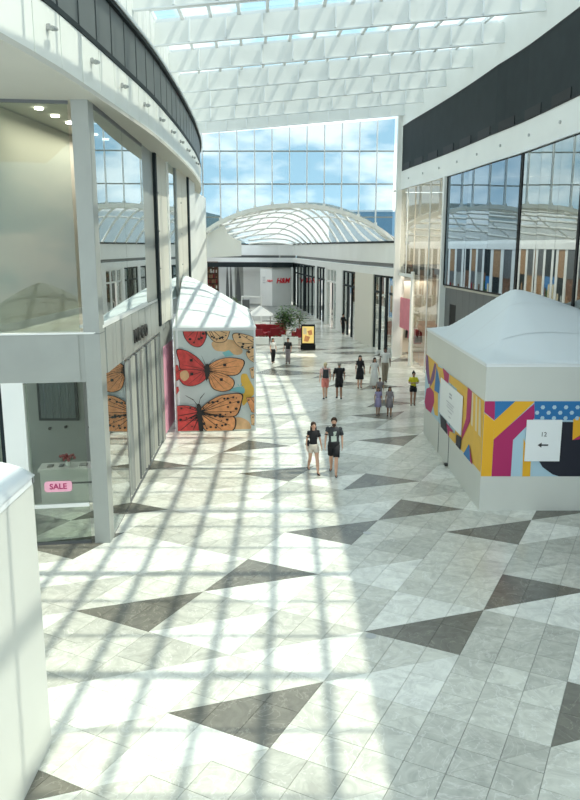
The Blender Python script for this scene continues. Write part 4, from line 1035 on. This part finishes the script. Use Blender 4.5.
def sofa():
    t = empty('sofa', (-1.7, 58.4, 0), 0, 'long red sofa behind the low white planters', 'sofa')
    boxo('seat', 'red', t, -1.2, 1.2, -.4, .35, .15, .45); boxo('backrest', 'red', t, -1.2, 1.2, .35, .6, .15, 1.0)
    for s in (-1, 1): boxo('armrest', 'red', t, *sorted((s * 1.2, s * 1.4)), -.4, .6, .15, .7)
    for s in (-1, 1): boxo('leg', 'black', t, *sorted((s * 1.1, s * 1.2)), -.35, -.25, 0, .15)
sofa()
def tree(x, y, h, r, label, cat='plant', name='potted_tree', seed=1, leaves=420):
    t = empty(name, (x, y, 0), 0, label, cat); rr = random.Random(seed)
    b = MB(); b.tube([(0, 0, 0), (0, 0, .05), (0, 0, .5), (0, 0, .55)], [.22, .24, .30, .30], 14); b.build('pot', 'white', t, False)
    b = MB(); b.tube([(0, 0, .5), (.03, 0, h * .4), (-.02, .02, h * .7)], [.04, .03, .015], 7)
    tips = []
    for i in range(9):
        a = i * 2.4; z0 = h * (.3 + .05 * i); e = Vector((math.cos(a) * r * .7, math.sin(a) * r * .7, z0 + h * .22)); b.tube([(0, 0, z0), e * .55 + Vector((0, 0, z0 * .45 + .05)), e], [.018, .012, .006], 5); tips.append(e)
    b.build('trunk', 'wood', t)
    b = MB()
    for i in range(leaves):
        c0 = rr.choice(tips) if i % 3 else Vector((0, 0, h * rr.uniform(.5, 1)))
        p = c0 + Vector((rr.gauss(0, r * .28), rr.gauss(0, r * .28), rr.gauss(0, h * .1))); a = rr.uniform(0, 6.28); q = Vector((math.cos(a), math.sin(a), rr.uniform(-.6, .4))) * .22; s_ = Vector((-math.sin(a), math.cos(a), 0)) * .08
        b.quad([p, p + q * .5 + s_, p + q, p + q * .5 - s_], i % 2)
    o = b.build('foliage', ['leaf', 'leaf_light'], t); o['kind'] = 'stuff'
tree(-.35, 55.6, 2.5, .8, 'bushy green potted tree behind the two waiting people', seed=3, leaves=1100)
tree(.75, 59.0, 2.1, .5, 'thinner potted tree to the right of the bushy one', seed=5, leaves=220)
tree(-5.4, 71.5, 2.3, .5, 'green potted tree beside the white frame stand', seed=9, leaves=350)
# white frame stand and small white canopy
t = empty('open_stand', (-3.6, 70.0, 0), 0, 'white open frame stand with plants left of the corridor', 'stand')
b = MB()
for x in (-.9, .9):
    for y in (-.4, .4): b.bar((x, y, 0), (x, y, 2.5), .09)
for z in (.1, 1.3, 2.45):
    for y in (-.4, .4): b.bar((-.9, y, z), (.9, y, z), .09)
    for x in (-.9, .9): b.bar((x, -.4, z), (x, .4, z), .09)
b.build('frame', 'white', t); boxo('shelf', 'grey_dark', t, -.85, -.2, -.35, .35, 1.32, 2.2)
t = empty('canopy_stand', (-2.6, 64, 0), 0, 'small white sloping canopy on posts behind the red seats', 'canopy')
b = MB(); 
for x in (-.9, .9):
    for y in (-.9, .9): b.bar((x, y, 0), (x, y, 1.35), .05)
b.build('posts', 'metal', t)
b = MB(); P = [(-1.1, -1.1, 1.3), (1.1, -1.1, 1.3), (1.1, 1.1, 1.3), (-1.1, 1.1, 1.3)]
for i in range(4): b.quad([P[i], P[(i + 1) % 4], (0, 0, 2.1)])
b.quad(P[::-1]); b.build('cover', 'white', t)
# totem
t = empty('screen_totem', (1.26, 51.6, 0), 0, 'black advertising totem with a bright yellow screen', 'display')
boxo('base', 'black', t, -.52, .52, -.22, .22, 0, .34); boxo('casing', 'black', t, -.48, .48, -.10, .10, .34, 1.75); boxo('screen', 'screen', t, -.40, .40, -.115, -.10, .46, 1.62)
b = MB(); b.quad([(-.3, -.118, .6), (.0, -.118, .55), (.15, -.118, .9), (-.2, -.118, 1.0)]); b.quad([(.05, -.118, 1.0), (.3, -.118, 1.05), (.25, -.118, 1.4), (-.05, -.118, 1.3)]); b.build('screen_picture', 'print_orange', t)
b = MB(); b.quad([(-.34, -.118, 1.1), (-.1, -.118, 1.05), (-.12, -.118, 1.5), (-.33, -.118, 1.55)]); b.build('screen_picture', 'print_sand', t)

# ================================================================ PEOPLE
SK = {}
def skinmat(n, c): 
    if n not in M: mat(n, c, .55)
    return n
skinmat('skin_light', (.62, .36, .25)); skinmat('skin_tan', (.36, .19, .12)); skinmat('skin_dark', (.13, .065, .04))
for n_, c_ in dict(c_black=(.012, .012, .015), c_cream=(.62, .56, .48), c_white=(.75, .75, .74), c_khaki=(.30, .25, .19), c_coral=(.75, .25, .22), c_pinkw=(.8, .5, .48), c_yellow=(.68, .62, .03), c_lilac=(.30, .27, .45), c_greyf=(.25, .22, .24), c_charcoal=(.04, .045, .05), c_mint=(.55, .62, .55), h_brown=(.045, .022, .012), h_black=(.012, .01, .01), h_blond=(.65, .55, .35), h_grey=(.3, .28, .26), c_bag=(.10, .14, .16)).items(): mat(n_, c_, .85)
def skin_obj(name, m, parent, verts, edges, radii, sub=1, root=0):
    me = bpy.data.meshes.new(name); me.from_pydata(verts, edges, []); me.materials.append(M[m])
    o = bpy.data.objects.new(name, me); C.objects.link(o); o.parent = parent
    md = o.modifiers.new('skin', 'SKIN'); md.use_smooth_shade = True
    if not me.skin_vertices: 
        me.attributes
    for i, r in enumerate(radii):
        sv = me.skin_vertices[0].data[i]; sv.radius = r if isinstance(r, tuple) else (r, r); sv.use_root = (i == root)
    s2 = o.modifiers.new('sub', 'SUBSURF'); s2.levels = sub; s2.render_levels = sub
    return o
class Sk:
    def __init__(s): s.v = []; s.e = []; s.r = []
    def add(s, p, r, par=None):
        s.v.append(tuple(p)); s.r.append(r)
        if par is not None: s.e.append((par, len(s.v) - 1))
        return len(s.v) - 1
    def chain(s, pts, rs, par=None):
        for p, r in zip(pts, rs): par = s.add(p, r, par)
        return par
    def build(s, name, m, parent, sub=1): return skin_obj(name, m, parent, s.v, s.e, s.r, sub)
def person(x, y, h, rz, label, skin='skin_light', top='c_black', sleeve=.5, bottom=('shorts', 'c_black'), hair=('h_brown', 'short'), stride=.25, arm=(0, 0), female=False, bag=None, shoe='c_black', hands=None, carry=None, group=None, bare_torso=False):
    """figure faces -Y locally; stride>0 puts the figure's left leg forward"""
    k = h / 1.75
    t = empty('person', (x, y, 0), R(rz), label, 'person', group)
    P = lambda a, b_, c: (a * k, b_ * k, c * k)
    hw = .085 if not female else .09; sw = .185 if not female else .155
    # joints
    hips = P(0, 0, .93); belly = P(0, 0, 1.06); chest = P(0, -.01, 1.28); neckb = P(0, 0, 1.43); neckt = P(0, -.01, 1.50); head = P(0, -.02, 1.62); crown = P(0, -.005, 1.69)
    legs = []
    for s, f in ((-1, stride), (1, -stride)):
        hip = Vector(P(s * hw, 0, .90)); fwd = f
        foot = Vector(P(s * (hw * .9), -fwd * .95, .075 + (.05 if fwd < 0 else 0) * min(1, abs(fwd) * 3)))
        kn = (hip + foot) / 2 + Vector((0, -.03 * k - (.05 * k if fwd < 0 else 0), .01 * k))
        toe = foot + Vector((s * .02 * k, -.15 * k, -.045 * k - (.03 * k if fwd < 0 else 0)))
        heel = foot + Vector((0, .05 * k, -.03 * k))
        legs.append((hip, kn, foot, toe, heel))
    b = Sk()
    i0 = b.add(hips, (.125 * k if female else .12 * k, .095 * k)); i1 = b.add(belly, (.105 * k, .085 * k), i0); i2 = b.add(chest, (.125 * k, .10 * k), i1); i3 = b.add(neckb, .06 * k, i2)
    i4 = b.add(neckt, .048 * k, i3); i5 = b.add(P(0, -.03, 1.565), (.062 * k, .07 * k), i4); i6 = b.add(head, (.075 * k, .09 * k), i5); i7 = b.add(crown, (.06 * k, .07 * k), i6)
    b.add(P(0, -.125, 1.595), .010 * k, i6)   # nose
    for s in (-1, 1): b.add(P(s * .088, .0, 1.61), .012 * k, i6)   # ears
    for (hip, kn, foot, toe, heel) in legs:
        j = b.add(hip, .09 * k, i0); j = b.add(hip.lerp(kn, .5), .082 * k, j); j = b.add(kn, .060 * k, j); j = b.add(kn.lerp(foot, .35), .064 * k, j); j = b.add(foot, .040 * k, j); b.add(toe, .026 * k, j)
    arms = []
    for s, a in ((-1, arm[0]), (1, arm[1])):
        sh = Vector(P(s * sw, 0, 1.40))
        if isinstance(a, tuple): el = Vector(P(*a[0])); wr_ = Vector(P(*a[1]))
        else:
            el = sh + Vector((s * .06 * k, -math.sin(a) * .27 * k, -math.cos(a) * .27 * k)); wr_ = el + Vector((s * .01 * k, -math.sin(a + .35) * .24 * k, -math.cos(a + .35) * .24 * k))
        d = (wr_ - el).normalized(); pl = wr_ + d * .06 * k; sidev = d.cross(Vector((s, 0, 0))); sidev = sidev.normalized() if sidev.length > .1 else Vector((0, -1, 0))
        if sidev.y > 0: sidev = -sidev
        inw = Vector((-s, 0, 0)); 
        j = b.add(sh, .052 * k, i3 if False else i2); j = b.add(sh.lerp(el, .5), .044 * k, j); j = b.add(el, .037 * k, j); j = b.add(wr_, .024 * k, j); jp = b.add(pl, (.03 * k, .02 * k), j)
        for q, L in ((-1.5, .062), (-.5, .075), (.5, .08), (1.5, .07)):
            m1 = pl + d * .03 * k + sidev * q * .017 * k; m2 = m1 + d * L * .5 * k + inw * .008 * k; m3 = m1 + d * L * .9 * k + inw * .028 * k
            jj = b.add(m1, .0085 * k, jp); jj = b.add(m2, .008 * k, jj); b.add(m3, .0065 * k, jj)
        jj = b.add(wr_ + d * .03 * k + sidev * .03 * k, .011 * k, jp); b.add(wr_ + d * .07 * k + sidev * .052 * k + inw * .01 * k, .009 * k, jj)
        arms.append((sh, el, wr_, pl))
    b.build('body', skin, t)
    # face
    e = MB()
    for s in (-1, 1): e.ball(P(s * .032, -.103, 1.635), .011 * k, 6, 4)
    e.build('eyes', 'h_black', t, True)
    e = MB(); e.ball(P(0, -.102, 1.555), (.026 * k, .010 * k, .007 * k), 8, 4); e.build('mouth', 'c_coral', t, True)
    # shirt / dress top: lofted shell with sleeves
    def loft(c, rings, n=14, cap=True):
        b0 = len(c.v)
        for (z, rx, ry, dy) in rings:
            for q in range(n): a = 2 * math.pi * q / n; c.v.append((rx * k * math.cos(a), (ry * math.sin(a) + dy) * k, z * k))
        for i in range(len(rings) - 1):
            for q in range(n): l = (q + 1) % n; c.f.append((b0 + i * n + q, b0 + i * n + l, b0 + (i + 1) * n + l, b0 + (i + 1) * n + q)); c.m.append(0)
        if cap:
            c.f.append(tuple(b0 + q for q in range(n))[::-1]); c.m.append(0); e_ = b0 + (len(rings) - 1) * n; c.f.append(tuple(e_ + q for q in range(n))); c.m.append(0)
    W_ = 1.0 if not female else .86
    if top:
        c = MB()
        loft(c, [(.88, .168 * W_, .128, 0), (.98, .160 * W_, .122, 0), (1.10, .150 * W_, .115, 0), (1.22, .168 * W_, .128, -.005), (1.32, .185 * W_, .130, -.005), (1.39, .190 * W_, .115, 0), (1.435, .150 * W_, .092, 0), (1.465, .075, .070, 0)])
        for (sh, el, wr_, pl) in arms:
            s0 = sh + Vector((-.05 * k if sh.x > 0 else .05 * k, 0, .0)); c.ball(sh + Vector((0, 0, .004 * k)), (.066 * k, .066 * k, .058 * k), 10, 6)
            if sleeve > 0:
                if sleeve <= .6: c.tube([s0, sh.lerp(el, .3), sh.lerp(el, sleeve * 1.4)], [.064 * k, .068 * k, .070 * k], 10)
                else: c.tube([s0, sh.lerp(el, .5), el, el.lerp(wr_, (sleeve - .6) * 2.3)], [.066 * k, .058 * k, .050 * k, .042 * k], 10)
        c.build('top', top, t, True)
    kind, bm_ = bottom
    if kind in ('shorts', 'trousers'):
        c = MB(); loft(c, [(.80, .165, .118, .0), (.88, .172, .128, 0), (.96, .162 * W_ + .016, .132, 0), (1.0, .156 * W_ + .012, .126, 0)])
        for (hip, kn, foot, toe, heel) in legs:
            h0 = Vector(hip)
            if kind == 'shorts': c.tube([h0, hip.lerp(kn, .45), hip.lerp(kn, .85 if not female else .5)], [.102 * k, .100 * k, .096 * k], 12)
            else: c.tube([h0, hip.lerp(kn, .5), kn, kn.lerp(foot, .93)], [.102 * k, .094 * k, .082 * k, .075 * k], 12)
        c.build(kind, bm_, t, True)
    elif kind in ('skirt', 'dress', 'long_dress'):
        zl = {'skirt': .52, 'dress': .48, 'long_dress': .18}[kind]; c = MB(); n = 16; rings = [(1.06, .148, .118), (.94, .16, .13), (.75, .18, .155), (zl, .21 if kind != 'long_dress' else .26, .19)]
        for (z, rx, ry) in rings:
            for q in range(n): a = 2 * math.pi * q / n; w_ = 1 + .05 * math.sin(a * 5) * (z < .8); c.v.append((rx * k * w_ * math.cos(a), ry * k * w_ * math.sin(a), z * k))
        for i in range(3):
            for q in range(n): l = (q + 1) % n; c.f.append((i * n + q, i * n + l, (i + 1) * n + l, (i + 1) * n + q)); c.m.append(0)
        o = c.build('skirt', bm_, t, True); md = o.modifiers.new('thick', 'SOLIDIFY'); md.thickness = .012
    # shoes
    for (hip, kn, foot, toe, heel) in legs:
        c = Sk(); j = c.add(heel, .04 * k); j = c.add((heel + toe) / 2 + Vector((0, 0, .0)), .045 * k, j); c.add(toe, .036 * k, j); c.build('shoe', shoe, t)
    # hair
    hm, hs = hair; e = MB()
    e.ball(P(0, .012, 1.655), (.095 * k, .112 * k, .098 * k), 12, 8)
    me_o = e.build('hair', hm, t, True)
    bm = bmesh.new(); bm.from_mesh(me_o.data)
    for v in bm.verts:       # leave the face free
        if v.co.y < -.055 * k and v.co.z < 1.69 * k: v.co.y = -.055 * k + (v.co.y + .055 * k) * .1; 
        if v.co.z < 1.60 * k and v.co.y < 0: v.co.y = .0
    bm.to_mesh(me_o.data); bm.free()
    if hs == 'long':
        c = Sk(); j = c.add(P(0, .06, 1.62), (.085 * k, .06 * k)); j = c.add(P(0, .10, 1.48), (.085 * k, .04 * k), j); c.add(P(0, .115, 1.30), (.06 * k, .025 * k), j); c.build('long_hair', hm, t)
        for s in (-1, 1): c = Sk(); j = c.add(P(s * .07, .02, 1.62), .03 * k); j = c.add(P(s * .09, .0, 1.48), .03 * k, j); c.add(P(s * .09, -.03, 1.36), .02 * k, j); c.build('long_hair', hm, t)
    if hs == 'bun': e = MB(); e.ball(P(0, .10, 1.74), .05 * k); e.build('hair_bun', hm, t, True)
    if bag == 'backpack':
        e = MB(); e.hexa([P(-.14, .11, 1.02), P(.14, .11, 1.02), P(.13, .25, 1.04), P(-.13, .25, 1.04)], [P(-.12, .11, 1.42), P(.12, .11, 1.42), P(.10, .2, 1.40), P(-.10, .2, 1.40)]); e.hexa([P(-.1, .25, 1.06), P(.1, .25, 1.06), P(.09, .29, 1.08), P(-.09, .29, 1.08)], [P(-.09, .22, 1.24), P(.09, .22, 1.24), P(.08, .25, 1.22), P(-.08, .25, 1.22)]); o = e.build('backpack', 'c_charcoal', t)
        for s in (-1, 1): e = MB(); e.tube([P(s * .1, .13, 1.40), P(s * .12, .02, 1.49), P(s * .11, -.13, 1.36), P(s * .13, -.08, 1.15), P(s * .13, .1, 1.06)], .018 * k, 5); e.build('strap', 'c_charcoal', t)
    if bag == 'shoulder':
        e = MB(); e.hexa([P(.2, -.1, .72), P(.28, -.1, .72), P(.28, .14, .72), P(.2, .14, .72)], [P(.21, -.08, 1.0), P(.26, -.08, 1.0), P(.26, .12, 1.0), P(.21, .12, 1.0)]); e.build('handbag', 'c_bag', t)
        e = MB(); e.tube([P(.24, -.06, .99), P(.21, 0, 1.3), P(.15, .02, 1.47), P(.23, .08, 1.2), P(.24, .1, .99)], .012 * k, 5); e.build('bag_strap', 'c_bag', t)
    if bag == 'waist':
        e = MB(); e.hexa([P(-.17, -.17, .88), P(.02, -.17, .88), P(.02, .0, .88), P(-.17, .0, .88)], [P(-.16, -.17, 1.04), P(.02, -.17, 1.04), P(.02, 0, 1.04), P(-.16, 0, 1.04)]); e.build('shoulder_bag', 'c_black', t)
    return t
wo_ = person(.74, 22.75, 1.66, 14, 'woman in black t-shirt and cream shorts walking beside the bearded man', 'skin_light', 'c_black', .45, ('shorts', 'c_cream'), ('h_brown', 'long'), -.32, (-.15, .25), True)
e = MB(); e.hexa([(-.22, -.02, .88), (-.12, -.02, .88), (-.12, .16, .88), (-.22, .16, .88)], [(-.2, 0, 1.06), (-.13, 0, 1.06), (-.13, .14, 1.06), (-.2, .14, 1.06)]); e.build('shoulder_bag', 'c_black', wo_)
mn = person(1.38, 22.6, 1.84, -4, 'bearded man in printed black t-shirt and black shorts, walking in the sun', 'skin_light', 'c_charcoal', .5, ('shorts', 'c_black'), ('h_brown', 'short'), -.3, (.15, -.1))
e = MB(); e.ball((0, -.085, 1.605), (.062, .055, .055), 8, 6); e.build('beard', 'h_brown', mn, True)
e = MB()
for q in ([(-.02, 1.40), (.09, 1.42), (.05, 1.30), (.0, 1.28)], [(-.09, 1.26), (.08, 1.27), (.09, 1.10), (-.08, 1.08)], [(.02, 1.36), (.07, 1.33), (.0, 1.22), (-.03, 1.24)]):
    e.hexa([(p[0], -.130, p[1]) for p in q], [(p[0], -.147, p[1]) for p in q])
e.build('shirt_print', 'c_mint', mn)
person(1.66, 34.4, 1.76, 186, 'blond person in pink shorts with a black backpack, seen from behind', 'skin_light', 'c_pinkw', .4, ('shorts', 'c_coral'), ('h_blond', 'short'), .18, (.1, -.1), False, 'backpack')
person(2.32, 34.4, 1.79, 184, 'person in black t-shirt and long black shorts, seen from behind', 'skin_tan', 'c_black', .55, ('shorts', 'c_black'), ('h_grey', 'short'), -.15, (.2, .2))
person(3.55, 37.2, 1.68, 5, 'woman in knee-length black dress with a blue-grey handbag', 'skin_light', 'c_black', .8, ('dress', 'c_black'), ('h_black', 'long'), .08, (0, .1), True, 'shoulder')
person(4.28, 37.1, 1.58, 8, 'dark-haired woman in a long white dress beside the white-shirted man', 'skin_tan', 'c_white', .45, ('long_dress', 'c_white'), ('h_black', 'long'), .12, (-.5, .1), True)
person(5.0, 38.6, 1.92, 0, 'tall man in white shirt and khaki trousers walking behind the family', 'skin_dark', 'c_white', .5, ('trousers', 'c_khaki'), ('h_black', 'short'), .2, (.1, -.3))
person(4.15, 33.7, 1.15, 4, 'small child between the two girls and the woman in white', 'skin_tan', 'c_greyf', .5, ('shorts', 'c_greyf'), ('h_black', 'short'), .1)
person(3.76, 31.0, 1.22, 6, 'girl in lilac top and skirt holding the other girl\'s arm', 'skin_tan', 'c_lilac', .5, ('skirt', 'c_lilac'), ('h_black', 'long'), .1, (0, .1), True)
person(4.22, 30.8, 1.28, -4, 'girl in grey flowered dress, right one of the two girls', 'skin_tan', 'c_greyf', .7, ('skirt', 'c_greyf'), ('h_black', 'long'), -.1, (.1, 0), True)
person(5.58, 33.0, 1.55, -6, 'person in bright yellow top and black shorts looking at a phone', 'skin_tan', 'c_yellow', .5, ('shorts', 'c_black'), ('h_black', 'bun'), .06, (((-.24, -.08, 1.16), (-.1, -.26, 1.2)), ((.24, -.08, 1.16), (.1, -.26, 1.2))), True, 'waist')
person(-1.05, 45.4, 1.55, 20, 'person in white top and wide black trousers standing near the kiosk', 'skin_light', 'c_white', .5, ('trousers', 'c_black'), ('h_black', 'long'), .12, (.2, 0), True)
person(-.12, 45.1, 1.62, -15, 'person in black top and grey trousers standing near the planters', 'skin_tan', 'c_black', .5, ('trousers', 'c_greyf'), ('h_black', 'short'), .05, (.3, .2))
person(4.35, 60.8, 1.68, 30, 'distant person in black at the entrance of the cream shop', 'skin_light', 'c_black', .7, ('trousers', 'c_black'), ('h_black', 'short'), .08)
